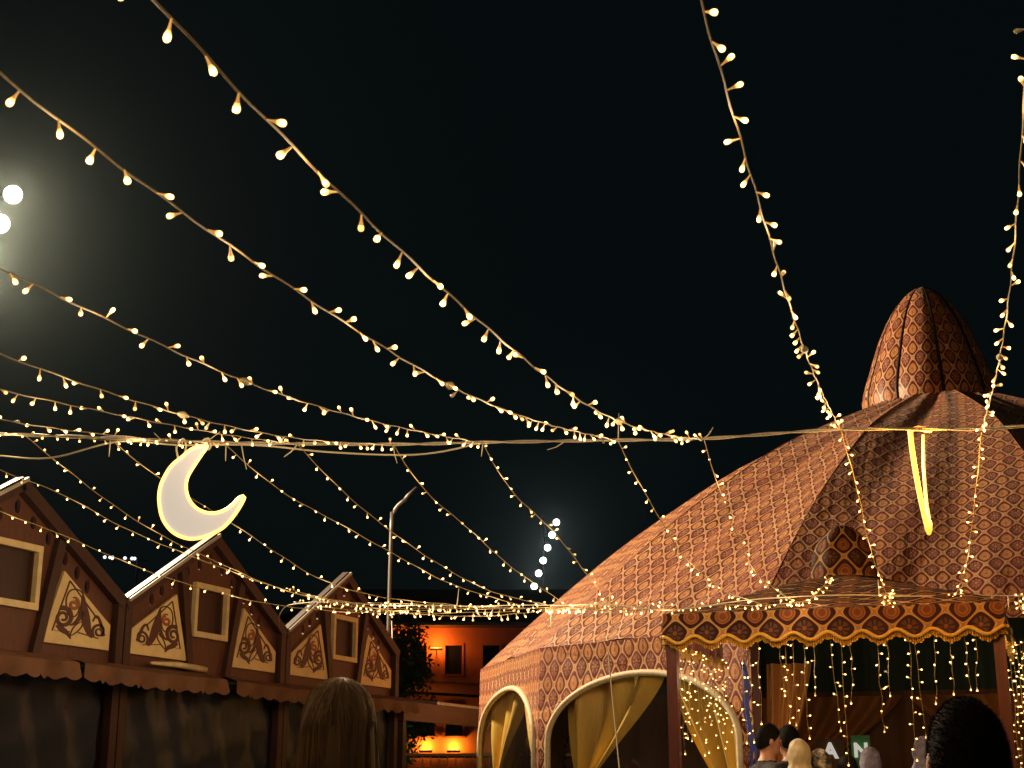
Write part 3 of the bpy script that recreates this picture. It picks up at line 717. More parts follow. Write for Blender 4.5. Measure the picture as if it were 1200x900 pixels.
for i, (b, pr, cn) in enumerate(FS):
    P1 = Vector((b[0], b[1], 0))
    light_string([P1 - HD*t + Vector((0, 0, z)) for t, z in pr], 'fairy light string overhead, %s tie on the main cable past the crescent moon' % ORD[i], 'fairy light strings sagging overhead', 0.13, cn, sep=0.3)
back_c = [(-6.4, -1.15, 3.72)] + [tuple(Vector((b[0], b[1], 0)) - HD*10.3 + Vector((0, 0, pr[-1][1]+0.01))) for b, pr, cn in FS] + [(1.6, -1.75, 4.75)]
mb = twist(spline(back_c, 0.15), 0.006, 0.9, 0.005); solo('rear_cable', mb, M['cable'], 'pale cable at the other ends of the overhead light strings', 'cable', None, True)
steel_pole((-6.43, -1.15), 3.85, 'grey steel pole holding the rear cable on the stall side')
steel_pole((1.63, -1.75), 4.9, 'tall grey steel pole holding the rear cable on the tent side')
BS = [
 ('light string running from the pole beside the stalls past the lowest gable edges', [(-4.27, 8.9, 3.6), (-3.41, 9.27, 3.2), (-3.1, 9.4, 3.09), (-2.46, 9.68, 2.84), (-2.03, 9.87, 2.73), (-1.63, 10.04, 2.66), (-0.99, 10.31, 2.64), (0.06, 10.77, 2.70)]),
 ('light string passing the peak of the stall next to the moon sign stall', [(-3.78, 8.8, 3.6), (-3.37, 9.09, 3.44), (-3.02, 9.33, 3.32), (-2.64, 9.6, 3.13), (-2.2, 9.9, 2.97), (-1.68, 10.27, 2.81), (-1.15, 10.63, 2.72), (-0.47, 11.11, 2.77)]),
 ('light string going back from the main cable, second tie before the crescent moon', [(-3.08, 8.69, 3.57), (-2.87, 8.94, 3.4), (-2.66, 9.2, 3.24), (-2.41, 9.5, 3.09), (-2.1, 9.88, 2.96), (-1.69, 10.38, 2.82), (-1.31, 10.85, 2.79), (-0.89, 11.36, 2.81)]),
 ('light string going back from the main cable and passing behind the crescent moon', [(-2.53, 8.65, 3.54), (-2.26, 8.92, 3.34), (-1.88, 9.31, 3.13), (-1.58, 9.62, 2.95), (-1.32, 9.89, 2.82), (-0.93, 10.29, 2.75), (-0.26, 10.98, 2.76)]),
 (0, [(-1.79, 8.59, 3.49), (-1.49, 8.94, 3.27), (-1.14, 9.35, 3.12), (-0.77, 9.78, 2.96), (-0.43, 10.18, 2.83), (0.06, 10.77, 2.75)]),
 (1, [(-1.33, 8.55, 3.48), (-1.09, 8.86, 3.26), (-0.82, 9.21, 3.07), (-0.47, 9.65, 2.88), (-0.12, 10.09, 2.76), (0.29, 10.62, 2.73)]),
 (2, [(-0.74, 8.51, 3.48), (-0.55, 8.85, 3.25), (-0.28, 9.31, 3.08), (0.0, 9.81, 2.9), (0.41, 10.53, 2.72)]),
 (3, [(-0.18, 8.46, 3.47), (0.0, 8.84, 3.25), (0.29, 9.44, 3.08), (0.54, 9.96, 2.86), (0.72, 10.32, 2.71)]),
 (4, [(0.65, 8.4, 3.47), (0.77, 8.56, 3.28), (0.94, 8.81, 3.06), (1.1, 9.03, 2.87), (1.4, 9.46, 2.71), (1.74, 9.90, 2.66)]),
 (5, [(1.17, 8.36, 3.47), (1.3, 8.61, 3.18), (1.47, 8.94, 2.91), (1.62, 9.24, 2.76), (1.97, 9.88, 2.67)]),
 (6, [(1.99, 8.29, 3.52), (2.19, 8.78, 3.24), (2.34, 9.16, 2.95), (2.61, 9.83, 2.70)]),
 (7, [(2.82, 8.22, 3.49), (2.91, 8.77, 3.1), (2.98, 9.21, 2.84), (3.07, 9.79, 2.69)])]
for lab, c in BS:
    if isinstance(lab, int): lab = 'light string going back from the main cable, %s tie past the crescent moon' % ORD[lab]
    light_string(c, lab, 'light strings going back from the main cable', 0.105 if c[0][0] < 0.5 else 0.085, scale=0.72)
light_string([(-1.93, 12.04, 3.04), (-1.42, 11.76, 2.89), (-0.82, 11.42, 2.76), (-0.27, 11.08, 2.7), (0.13, 10.82, 2.7), (0.51, 10.57, 2.72), (0.75, 10.3, 2.72)], 'light string sagging below the thin cable by the lamp post', 'light strings along the thin cable', 0.07)
light_string([(-1.17, 11.49, 2.85), (-0.81, 11.28, 2.82), (-0.4, 11.0, 2.75), (0.0, 10.75, 2.72), (0.38, 10.48, 2.7), (0.74, 10.24, 2.65), (1.1, 10.0, 2.64)], 'light string wound along the thin cable up to the tent porch', 'light strings along the thin cable', 0.07)
light_string([(1.12, 10.08, 2.63), (1.38, 9.98, 2.66), (1.68, 9.93, 2.65), (1.95, 9.88, 2.66), (2.1, 9.95, 2.70), (2.23, 10.15, 2.80), (2.33, 10.35, 2.90)], 'bunched light string lying along the porch roof edge', 'light strings on the porch', 0.032, jit=0.6, scale=0.7, power=0.7)
light_string([(3.53, 9.75, 2.72), (3.75, 9.72, 2.66), (3.95, 9.69, 2.72)], 'short light string hung from the thin cable past the porch post', 'light strings on the porch', 0.04, scale=0.7, power=0.5)
for (p, lab) in (((2.61, 9.8, 2.72), 'knot of lights on the thin cable in front of the small porch dome'), ((3.07, 9.76, 2.71), 'knot of lights on the thin cable close to the porch post'), ((3.52, 9.72, 2.70), 'knot of lights on the thin cable beyond the porch post')):
    pts = [(p[0] + 0.05*math.cos(i*2.1), p[1] + 0.03*math.sin(i*1.7), p[2] - 0.012*i - 0.01 + 0.04*math.sin(i*2.6)) for i in range(9)]
    light_string([p] + pts, lab, 'knots of fairy lights', 0.03, jit=0.5, scale=0.7, power=0.4)
light_string([(-4.25, 8.86, 3.64), (-3.7, 8.72, 3.57), (-3.1, 8.66, 3.585), (-2.5, 8.62, 3.53), (-1.79, 8.57, 3.505)], 'light string wound along the main cable between its pole and the crescent moon', 'light strings along the cables', 0.08, scale=0.75)
light_string([(-1.83, 11.85, 2.90), (-1.3, 11.55, 2.80), (-0.7, 11.2, 2.76), (-0.2, 10.9, 2.75), (0.3, 10.6, 2.70), (0.72, 10.3, 2.68), (1.12, 10.02, 2.66)], 'light string looping under the thin cable from the stalls to the porch corner', 'light strings along the cables', 0.065, scale=0.72)
# hanging curtains of lights
def strand(parent, top, L, n, off, sway=0.03):
    p = Vector(top); pts = [p]; dx = rnd.uniform(-sway, sway)
    for k in range(1, 7): pts.append(p + Vector((dx*k/6 + rnd.uniform(-.008, .008), rnd.uniform(-.008, .008), -L*k/6)))
    path = spline(pts, 0.05)
    mb = MB(); mb.tube(path, 0.0017, 4); s = part('strand', mb, M['wire'], parent, True); s.location = (0, 0, 0)
    for q, t in along(path, L/n, rnd.uniform(0.02, 0.06), 0.25): add_bulb(q, Vector((rnd.gauss(0, 1), rnd.gauss(0, 1), rnd.gauss(0.1, .4))), s, Vector((0, 0, 0)), 0.62)
    add_bulb(path[-1], Vector((0, 0, -1)), s, Vector((0, 0, 0)), 0.62)
ic = root('icicle_lights', 'sparse curtain of hanging light strands along the front of the tent porch', 'string lights', CO, -AX, 'curtains of hanging lights')
for x, zb in [(-0.62, 1.74), (-0.57, 1.75), (-0.5, 1.87), (-0.35, 2.06), (-0.31, 1.88), (-0.25, 1.86), (-0.18, 1.77), (-0.11, 2.06), (0.01, 1.82), (0.08, 1.59), (0.15, 2.0), (0.32, 1.81), (0.4, 2.05), (0.54, 1.62), (0.57, 1.77), (0.71, 1.99), (0.81, 2.05), (0.9, 2.08), (0.98, 2.07)]:
    strand(ic, (x, 0.02, 2.42), 2.42-zb, max(4, int((2.42-zb)/0.085)), None)
il = root('icicle_lights', 'dense curtain of hanging light strands on the porch side by the arched window', 'string lights', CO, -AX, 'curtains of hanging lights')
for k in range(14): strand(il, (-CW/2 + 0.02, 0.12 + 1.75*k/13, 2.44), rnd.uniform(0.45, 0.85), rnd.randint(6, 9), None)
for k in range(3): lamp(il, (-CW/2 + 0.06, 0.3 + 0.65*k, 2.2), WARM, 1.2, 0.1)
for k in range(4): lamp(ic, (-0.6 + 0.5*k, 0.12, 2.25), WARM, 7.0, 0.1)
ir = root('icicle_lights', 'thick curtain of lights hanging outside the porch post farther from the stalls', 'string lights', CO, -AX, 'curtains of hanging lights')
for k in range(13): strand(ir, (CW/2 + 0.05 + 0.024*k, 0.75 + 0.03*k, 2.46), rnd.uniform(0.85, 1.2), 17, None, 0.02)
for k in range(2): lamp(ir, (CW/2 + 0.15 + 0.2*k, 0.7, 2.1), WARM, 1.2, 0.1)

# ================================================================== MOON SIGNS
MO = [(200, 235), (130, 295), (82, 370), (50, 460), (47, 560), (75, 680), (130, 765), (210, 825), (320, 852), (440, 825), (545, 770), (630, 670), (690, 553)]
MI = [(655, 548), (600, 605), (540, 645), (470, 663), (400, 655), (330, 620), (275, 555), (248, 470), (258, 385), (310, 290), (350, 225), (388, 160)]
MT = [(330, 158), (265, 180)]
def moon_pts(): return [((x-340)*0.000845, (500-y)*0.00084) for x, y in MO + MI + MT]
mpos = Vector((-1.935, 8.56, 3.19))
moon = root('crescent_moon_sign', 'glowing white crescent moon sign with neon outline hung over the stalls', 'sign', mpos, R(-6))
loop = [(q.x, q.y) for q in spline([(a, b, 0) for a, b in moon_pts()], 0.012, True)]
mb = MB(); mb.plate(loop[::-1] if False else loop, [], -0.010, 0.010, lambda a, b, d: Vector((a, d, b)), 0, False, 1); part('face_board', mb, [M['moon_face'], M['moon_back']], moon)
mb = MB(); lp = [Vector((a, -0.012, b)) for a, b in loop]; mb.tube(lp + [lp[0]], 0.0095, 7); part('neon_tube', mb, M['neon'], moon, True)
for x in (-0.14, 0.02):
    mb = MB(); mb.tube(spline([(x, 0, 0.20 if x < 0 else 0.28), (x-0.01, -0.03, 0.28 if x < 0 else 0.31), (x+0.02, 0, 0.34), (x+0.03, 0.03, 0.30), (x+0.02, 0.02, 0.22 if x < 0 else 0.27)], 0.02), 0.006, 5); part('hanging_tie', mb, M['tie'], moon, True)
# a second crescent turned almost edge-on to the square
sg = root('neon_crescent_sign', 'narrow yellow neon crescent turned edge-on, hung in front of the tent', 'sign', (2.47, 8.33, 3.21), R(0))
oc = [(-0.062, 0.305), (-0.060, 0.2), (-0.046, 0.05), (-0.020, -0.12), (0.010, -0.26), (0.022, -0.31)]
ic2 = [(0.034, -0.25), (0.022, -0.10), (0.022, 0.05), (0.030, 0.18), (0.040, 0.295)]
rotm = Matrix.Rotation(R(40), 3, 'Z')
lp2 = [rotm @ Vector((q.x/math.cos(R(40)), 0, q.y)) for q in spline([(a, b, 0) for a, b in oc + ic2], 0.03)]
mb = MB(); mb.tube(lp2, [0.016 if i < len(lp2)*0.55 else 0.009 for i in range(len(lp2))], 8); part('neon_tube', mb, M['neon_sign'], sg, True)
lamp(sg, (0, 0.03, 0.1), (1.0, 0.42, 0.05), 50.0, 0.12); lamp(sg, (0.01, 0.03, -0.15), (1.0, 0.42, 0.05), 40.0, 0.12)
mb = MB(); mb.tube([(-0.055, -0.01, 0.315), (0.0, -0.015, 0.325), (0.055, 0, 0.318), (0.085, 0, 0.312)], [0.010, 0.015, 0.017, 0.010], 8); part('neon_top_bar', mb, M['neon_sign'], sg, True)

# ================================================================== FLOODLIGHT MASTS
def mast(pos, lamps, aim, lens, rad, lab, name='floodlight_mast', thick=0.16, power=0, tint=(1, 1, 1), cone=100):
    r = root(name, lab, 'floodlight', (pos[0], pos[1], 0))
    top = max(l[2] for l in lamps) + 0.6
    base = Vector((pos[0], pos[1], 0)); px = pos[0]
    mb = MB(); mb.lathe([(thick*1.5, 0), (thick*1.2, top*0.4), (thick*0.7, top)], 10); part('mast_shaft', mb, M['steel'], r, True)
    for L in lamps:
        p = Vector(L) - base; d = (Vector(aim) - Vector(L)).normalized(); q = Z.rotation_difference(d)
        mb = MB(); mb.lathe([(rad*0.45, -rad*0.9), (rad*0.9, -rad*0.35), (rad*1.08, 0.0), (rad*1.08, rad*0.06)], 14)
        h = part('lamp_housing', mb, M['dark_steel'], r, True); h.location = p; h.rotation_mode = 'QUATERNION'; h.rotation_quaternion = q
        mb = MB(); mb.lathe([(rad, rad*0.075), (rad*0.7, rad*0.12), (rad*0.05, rad*0.14)], 14)
        n = part('lamp_lens', mb, lens, h, True)
        lamp(r, p + d*rad*0.25, tint, power, rad*0.8, cone, d)
        mb = MB(); mb.beam((p.x*0.0, 0.0, p.z), p - d*rad*0.7, 0.06, 0.06); part('bracket', mb, M['dark_steel'], r)
    return r
k15 = 18.5/26.0
mast((-7.7, 18.95), [(-9.94*k15, 18.5, 1.5 + 11.15*k15), (-10.13*k15, 18.5, 1.5 + 10.52*k15), (-10.28*k15, 18.5, 1.5 + 9.88*k15), (-10.45*k15, 18.5, 1.5 + 9.25*k15)], (0.5, 5.0, 1.5), M['flood_lens'], 0.13,
     'tall mast of white floodlights standing behind the stalls', power=FLOOD_W, tint=(1.0, 0.74, 0.46), thick=0.06, cone=172)
far = [(3.184 - 0.322*k, 100 , 19.02 - 0.917*k) for k in range(6)]
fm = mast((2.3, 101.0), far, (4.0, 10.0, 4.0), M['far_lens'], 0.24, 'distant slanted row of six white floodlights beside the tent roof', thick=0.09, power=FAR_W, tint=(1, 0.96, 0.9))
dl = root('distant_lamp_row', 'row of tiny distant white lamps seen in the gap between two stall roofs', 'lamps', (-24, 90, 0))
mb = MB(); mb.tube([(0, 0, 0), (0, 0, 15)], [0.12, 0.07], 8); part('mast_shaft', mb, M['dark_steel'], dl, True)
mb = MB(); mb.beam((-2.2, 0, 14.95), (0.6, 0, 14.75), 0.08, 0.08); part('crossbar', mb, M['dark_steel'], dl)
for x in (-2.1, -1.75, -1.6, -0.8, -0.35, -0.18):
    mb = MB(); mb.lathe([(0.02, -0.12), (0.10, -0.06), (0.11, 0.02), (0.05, 0.09)], 8); o = part('lamp', mb, M['tiny_lens'], dl, True); o.location = (x, -0.1, 14.9 - 0.05*x)

# ================================================================== STREET LAMP POST
lp = root('bent_lamp_post', 'slim unlit steel lamp post with a bent top beyond the stalls', 'lamp post', (-1.74, 20.0, 0))
mb = MB(); mb.tube(spline([(0, 0, 0), (0.0, 0, 2.5), (0.01, 0, 4.9), (0.03, 0, 5.12), (0.10, 0, 5.25), (0.20, 0, 5.33)], 0.12), 0.027, 10); part('shaft', mb, M['steel'], lp, True)
mb = MB(); mb.tube([(0.19, 0, 5.32), (0.24, 0, 5.40), (0.36, 0, 5.52)], [0.03, 0.022, 0.012], 8); part('arm_tip', mb, M['steel'], lp, True)
mb = MB(); mb.tube([(0.085, -0.03, 0.0), (0.075, -0.03, 3.2), (0.05, -0.03, 3.6)], 0.012, 6); part('side_cable', mb, M['steel'], lp, True)

# ================================================================== ORANGE BUILDING
bl = root('orange_building', 'orange rendered two-storey house with dark windows lit by orange uplights', 'building', (-4.5, 55, 0))
fb = lambda x, z, d: Vector((x, d, z))
wins = [(-2.15, 5.25, 6.35), (-0.75, 5.25, 6.35), (0.9, 5.25, 6.35), (2.25, 5.25, 6.35), (3.7, 5.25, 6.35), (5.6, 5.25, 6.35), (-2.15, 2.95, 4.05), (-0.35, 2.95, 4.05), (1.25, 2.95, 4.05), (2.3, 2.95, 4.05), (5.6, 2.95, 4.05)]
holes = [[(x-0.32, a), (x+0.32, a), (x+0.32, b), (x-0.32, b)] for x, a, b in wins]
mb = MB(); mb.plate([(-4, 0), (9, 0), (9, 7.1), (-4, 7.1)], [h[::-1] for h in holes], 0, 0.3, fb); part('front_wall', mb, M['orange_wall'], bl)
mb = MB(); mb.box((2.5, 4.4, 3.55), (12.9, 8.1, 7.1)); part('house_body', mb, M['orange_wall'], bl)
mb = MB(); mb.grid([[(-4.9, -0.9, 7.0), (9.9, -0.9, 7.0)], [(-4.9, -0.9, 7.2), (9.9, -0.9, 7.2)], [(-2, 4, 9.0), (7, 4, 9.0)], [(-4.9, 9.3, 7.2), (9.9, 9.3, 7.2)]]); mb.face((0, 1, 7, 6)); part('roof', mb, M['roof_tile'], bl)
mb = MB(); mb.beam((-4.9, -0.94, 7.07), (9.9, -0.94, 7.07), 0.08, 0.12); part('gutter', mb, M['white_trim'], bl)
for x, a, b in wins:
    wf = MB()
    for c, s in (((x, 0.05, b+0.03), (0.78, 0.16, 0.08)), ((x-0.36, 0.05, (a+b)/2), (0.08, 0.16, b-a)), ((x+0.36, 0.05, (a+b)/2), (0.08, 0.16, b-a))): wf.box(c, s)
    w = part('window', wf, M['orange_wall'], bl)
    pn = MB(); pn.box((x, 0.2, (a+b)/2), (0.66, 0.03, b-a)); part('pane', pn, M['dark_glass'], w)
    sl = MB(); sl.box((x, -0.03, a-0.04), (0.86, 0.26, 0.07)); part('sill', sl, M['orange_wall'], w)
for x in (-0.35, 1.25, 2.3):
    u = MB(); u.box((x, -0.22, 2.38), (0.5, 0.14, 0.10)); f = part('uplight', u, M['dark_steel'], bl)
    u = MB(); u.box((x, -0.22, 2.437), (0.44, 0.10, 0.012)); part('uplight_lens', u, M['uplight'], f); lamp(f, (x, -0.25, 2.55), (1.0, 0.36, 0.04), 60.0, 0.1)
for x in (0.2, 1.6):
    u = MB(); u.box((x, -0.5, 6.15), (0.5, 0.12, 0.08)); f = part('wall_washer', u, M['dark_steel'], bl)
    u = MB(); u.box((x, -0.5, 6.197), (0.44, 0.08, 0.012)); part('washer_lens', u, M['uplight'], f); lamp(f, (x, -0.55, 6.3), (1.0, 0.25, 0.03), 80.0, 0.1)
    u = MB(); u.beam((x, -0.48, 6.12), (x, 0.02, 6.0), 0.04, 0.04); part('washer_arm', u, M['dark_steel'], f)
mb = MB(); mb.grid([[(0.2, -0.02, 5.05), (6.5, -0.02, 4.75)], [(0.2, -1.7, 4.55), (6.5, -1.7, 4.2)], [(0.2, -1.7, 4.45), (6.5, -1.7, 4.1)]]); part('lean_to_roof', mb, M['roof_tile'], bl)
mb = MB(); mb.beam((-4, -0.6, 2.2), (9, -0.6, 2.2), 0.7, 0.12); part('terrace_ledge', mb, M['roof_tile'], bl)
fc = root('metal_fence', 'low pale metal fence with thin upright bars before the orange house', 'fence', (-1.3, 26, 0))
for z in (1.86, 1.45):
    mb = MB(); mb.beam((-1.2, 0, z), (2.4, 0, z), 0.04, 0.05); part('rail', mb, M['rail'], fc)
for k in range(25):
    mb = MB(); mb.box((-1.2 + 0.15*k, 0.0, 0.94), (0.018, 0.018, 1.82)); part('bar', mb, M['rail'], fc)

# ================================================================== TREE
def tree(pos, h, w, zc, leaves, lab, nm='leafy_tree'):
    r = root(nm, lab, 'tree', pos); rr = random.Random(3)
    mb = MB(); mb.tube(spline([(0, 0, 0), (0.06, 0, h*0.3), (-0.04, 0.05, h*0.6), (0.02, 0, h*0.93)], 0.2), [0.10 - 0.085*i/40 for i in range(41)][:len(spline([(0, 0, 0), (0.06, 0, h*0.3), (-0.04, 0.05, h*0.6), (0.02, 0, h*0.93)], 0.2))], 7)
    cl = []
    for k in range(26):
        z = h*rr.uniform(0.36, 0.98); a = rr.uniform(0, 6.283); L = w*rr.uniform(0.45, 1.0)*(1 - 0.55*abs((z-zc)/(h-zc+1e-3)) if z > zc else 0.9)
        e = Vector((L*math.cos(a), L*math.sin(a), z + rr.uniform(0.1, 0.35))); s = Vector((0, 0, z-0.3))
        mb.tube([s, (s+e)/2 + Vector((0, 0, 0.08)), e], [0.03, 0.018, 0.006], 5); cl.append(e); cl.append((s+e*2)/3)
    part('trunk', mb, M['bark'], r, True)
    mb = MB()
    for k in range(leaves):
        c = rr.choice(cl); p = c + Vector((rr.gauss(0, .17), rr.gauss(0, .17), rr.gauss(0, .16))); s = rr.uniform(0.035, 0.07)
        q = Quaternion((rr.gauss(0, 1), rr.gauss(0, 1), rr.gauss(0, 1), rr.gauss(0, 1))).normalized()
        vs = [q @ Vector(v)*s + p for v in ((0, -1.3, 0), (0.55, 0, 0.12), (0, 1.3, 0), (-0.55, 0, 0.12))]
        b = len(mb.v); mb.v += [tuple(v) for v in vs]; mb.face((b, b+1, b+2, b+3))
    part('crown', mb, M['leaf'], r)
tree((-2.5, 30, 0), 4.5, 0.72, 3.2, 5200, 'small dark leafy tree lit green from below in front of the orange house')
gl = root('garden_spotlight', 'small green garden spotlight on the ground under the leafy tree', 'lamp', (-2.6, 29.0, 0))
mb = MB(); mb.tube([(0, 0, 0), (0, 0, 1.5)], 0.02, 6); part('stake', mb, M['dark_steel'], gl)
mb = MB(); mb.lathe([(0.05, 1.5), (0.08, 1.62), (0.085, 1.66)], 10); part('lamp_head', mb, M['dark_steel'], gl, True)
mb = MB(); mb.lathe([(0.075, 1.662), (0.01, 1.672)], 10); part('lamp_lens', mb, M['green_lamp'], gl, True); lamp(gl, (0, 0, 1.75), (0.3, 1.0, 0.15), 7.0, 0.06)

# ================================================================== PEOPLE
def bake(o, name):
    dg = bpy.context.evaluated_depsgraph_get(); me = bpy.data.meshes.new_from_object(o.evaluated_get(dg)); me.name = name
    bpy.data.objects.remove(o, do_unlink=True); return me
def ball(mb, c, r3, n=14, k=10):
    rows = []
    for i in range(k+1):
        t = math.pi*i/k; rows.append([(c[0] + r3[0]*math.sin(t)*math.cos(2*math.pi*j/n), c[1] + r3[1]*math.sin(t)*math.sin(2*math.pi*j/n), c[2] + r3[2]*math.cos(t)) for j in range(n)])
    mb.grid(rows, 0, closed_u=True)
def limb(mb, pts, rad, n=10):
    mb.tube(spline(pts, 0.05) if len(pts) > 2 else pts, rad, n)
def limb_i(mb, pts, rad, n=10):
    P = [Vector(p) for p in pts]; pp = []; rr = []
    for i in range(len(P)-1):
        for k in range(5): f = k/5; pp.append(P[i].lerp(P[i+1], f)); rr.append(rad[i] + (rad[i+1]-rad[i])*f)
    pp.append(P[-1]); rr.append(rad[-1]); mb.tube(pp, rr, n)
    for p, r in zip(P, rad): ball(mb, p, (r, r, r), 8, 6)
def person(name_label, pos, h, yaw, cloth, group, arms='down', skin='skin', shoulders=1.0, voxel=0.010):
    """facing +y in its own frame; one continuous body"""
    r = root('person', name_label, 'person', pos, yaw, group); s = h/1.72; mb = MB()
    P = lambda x, y, z: (x*s, y*s, z*s)
    w = shoulders
    ball(mb, P(0, 0.012, 1.605), (0.076*s, 0.095*s, 0.115*s), 18, 14)           # skull
    ball(mb, P(0, 0.035, 1.55), (0.06*s, 0.068*s, 0.075*s))                      # jaw
    ball(mb, P(0, 0.107, 1.585), (0.013*s, 0.018*s, 0.024*s), 8, 6)              # nose
    ball(mb, P(0, 0.098, 1.545), (0.026*s, 0.010*s, 0.010*s), 8, 6)              # lips
    for e in (-1, 1):
        ball(mb, P(e*0.080, 0.0, 1.592), (0.011*s, 0.02*s, 0.033*s), 8, 6)       # ears
        ball(mb, P(e*0.031, 0.092, 1.63), (0.018*s, 0.010*s, 0.009*s), 8, 6)     # brows
    limb_i(mb, [P(0, 0.0, 1.54), P(0, -0.01, 1.42)], [0.055*s, 0.062*s])
    limb_i(mb, [P(0, -0.01, 1.42), P(0, 0, 1.25), P(0, 0.005, 1.08), P(0, 0, 0.93)], [0.085*s, 0.135*s, 0.125*s, 0.145*s], 14)
    for e in (-1, 1):
        limb_i(mb, [P(0, -0.01, 1.39), P(e*0.175*w, -0.01, 1.36)], [0.075*s, 0.075*s])
        ball(mb, P(e*0.07, 0.03, 1.24), (0.10*s, 0.09*s, 0.13*s))
        if arms == 'down' or (arms == 'cup' and e < 0):
            A = [P(e*0.19*w, -0.01, 1.36), P(e*0.235*w, -0.02, 1.08), P(e*0.235*w, 0.05, 0.84)]
        else:
            A = [P(e*0.19*w, -0.01, 1.36), P(e*0.225*w, 0.0, 1.10), P(e*0.12*w, 0.22, 1.24)]
        limb_i(mb, A, [0.062*s, 0.047*s, 0.033*s])
        wr = Vector(A[2]); fd = (Vector(A[2]) - Vector(A[1])).normalized(); sd = Vector((0, 1, 0)) if abs(fd.z) > 0.7 else Vector((0, 0, 1))
        nrm = fd.cross(sd).normalized()
        palm = wr + fd*0.055*s
        limb_i(mb, [tuple(wr), tuple(palm + fd*0.02*s)], [0.030*s, 0.034*s], 8)
        for q, L in enumerate((0.066, 0.076, 0.071, 0.055)):
            b0 = palm + fd*0.03*s + sd*(0.028 - 0.0185*q)*s; b1 = b0 + fd*L*0.55*s; b2 = b1 + (fd*0.75 - nrm*e*0.6)*L*0.5*s
            limb_i(mb, [tuple(b0), tuple(b1), tuple(b2)], [0.0095*s, 0.009*s, 0.0078*s], 6)
        t0 = wr + fd*0.03*s + sd*0.03*s; t1 = t0 + (fd*0.6 + sd*0.8)*0.04*s; t2 = t1 + fd*0.03*s
        limb_i(mb, [tuple(t0), tuple(t1), tuple(t2)], [0.012*s, 0.0105*s, 0.009*s], 6)
        limb_i(mb, [P(e*0.085, 0, 0.92), P(e*0.10, 0.015, 0.50), P(e*0.105, -0.015, 0.09)], [0.095*s, 0.062*s, 0.043*s], 12)
        limb_i(mb, [P(e*0.107, -0.03, 0.045), P(e*0.12, 0.15, 0.035)], [0.045*s, 0.034*s])
    me = mb.mesh('body', M[cloth]); o = bpy.data.objects.new('tmp', me); col.objects.link(o)
    md = o.modifiers.new('r', 'REMESH'); md.mode = 'VOXEL'; md.voxel_size = voxel; md.use_smooth_shade = True
    sm = o.modifiers.new('s', 'SMOOTH'); sm.factor = 0.5; sm.iterations = 3
    bm = bake(o, 'body'); bm.materials.clear(); bm.materials.append(M[cloth]); bm.materials.append(M[skin])
    for p in bm.polygons:
        c = p.center
        hand = (c.z < 0.835*s and abs(c.x) > 0.19*s*w and c.z > 0.55*s) or (arms != 'down' and c.y > 0.225*s)
        if c.z > 1.455*s or hand: p.material_index = 1
    part('body', bm, None, r, True)
    return r, s
def cap_hair(r, s, mat, z_low, thick=0.012, seed=1, n=2600, hl=0.018):
    """short hair: a close shell that leaves the face free, with fine tips"""
    rr = random.Random(seed); mb = MB(); rows = []
    c = Vector((0, 0.008, 1.612))*s; R3 = Vector((0.081, 0.100, 0.121))*s
    def pt(t, a, k=1.0):
        return c + Vector((R3.x*k*math.sin(t)*math.cos(a), R3.y*k*math.sin(t)*math.sin(a), R3.z*k*math.cos(t)))
    def lim(a):     # front high, back low
        f = 0.5 + 0.5*math.sin(a); return math.pi*(0.70 - 0.36*f**1.5)
    for i in range(15):
        rows.append([pt(lim(2*math.pi*j/30)*i/14, 2*math.pi*j/30, 1.02 + 0.006*math.sin(j*3.1+i*1.7)) for j in range(30)])
    mb.grid(rows, 0, closed_u=True)
    for k in range(n):
        a = rr.uniform(0, 6.2832); t = lim(a)*math.sqrt(rr.random())*1.02; p = pt(t, a, 1.015); o = (p-c).normalized()
        d = (o + Vector((rr.gauss(0, .5), rr.gauss(0, .5), rr.gauss(-0.35, .4)))).normalized(); q = p + d*hl*s*rr.uniform(0.5, 1.1); sd = d.orthogonal().normalized()*0.0010*s
        b = len(mb.v); mb.v += [tuple(p-sd), tuple(p+sd), tuple(q)]; mb.face((b, b+1, b+2))
    return part('hair', mb, M[mat], r, True)
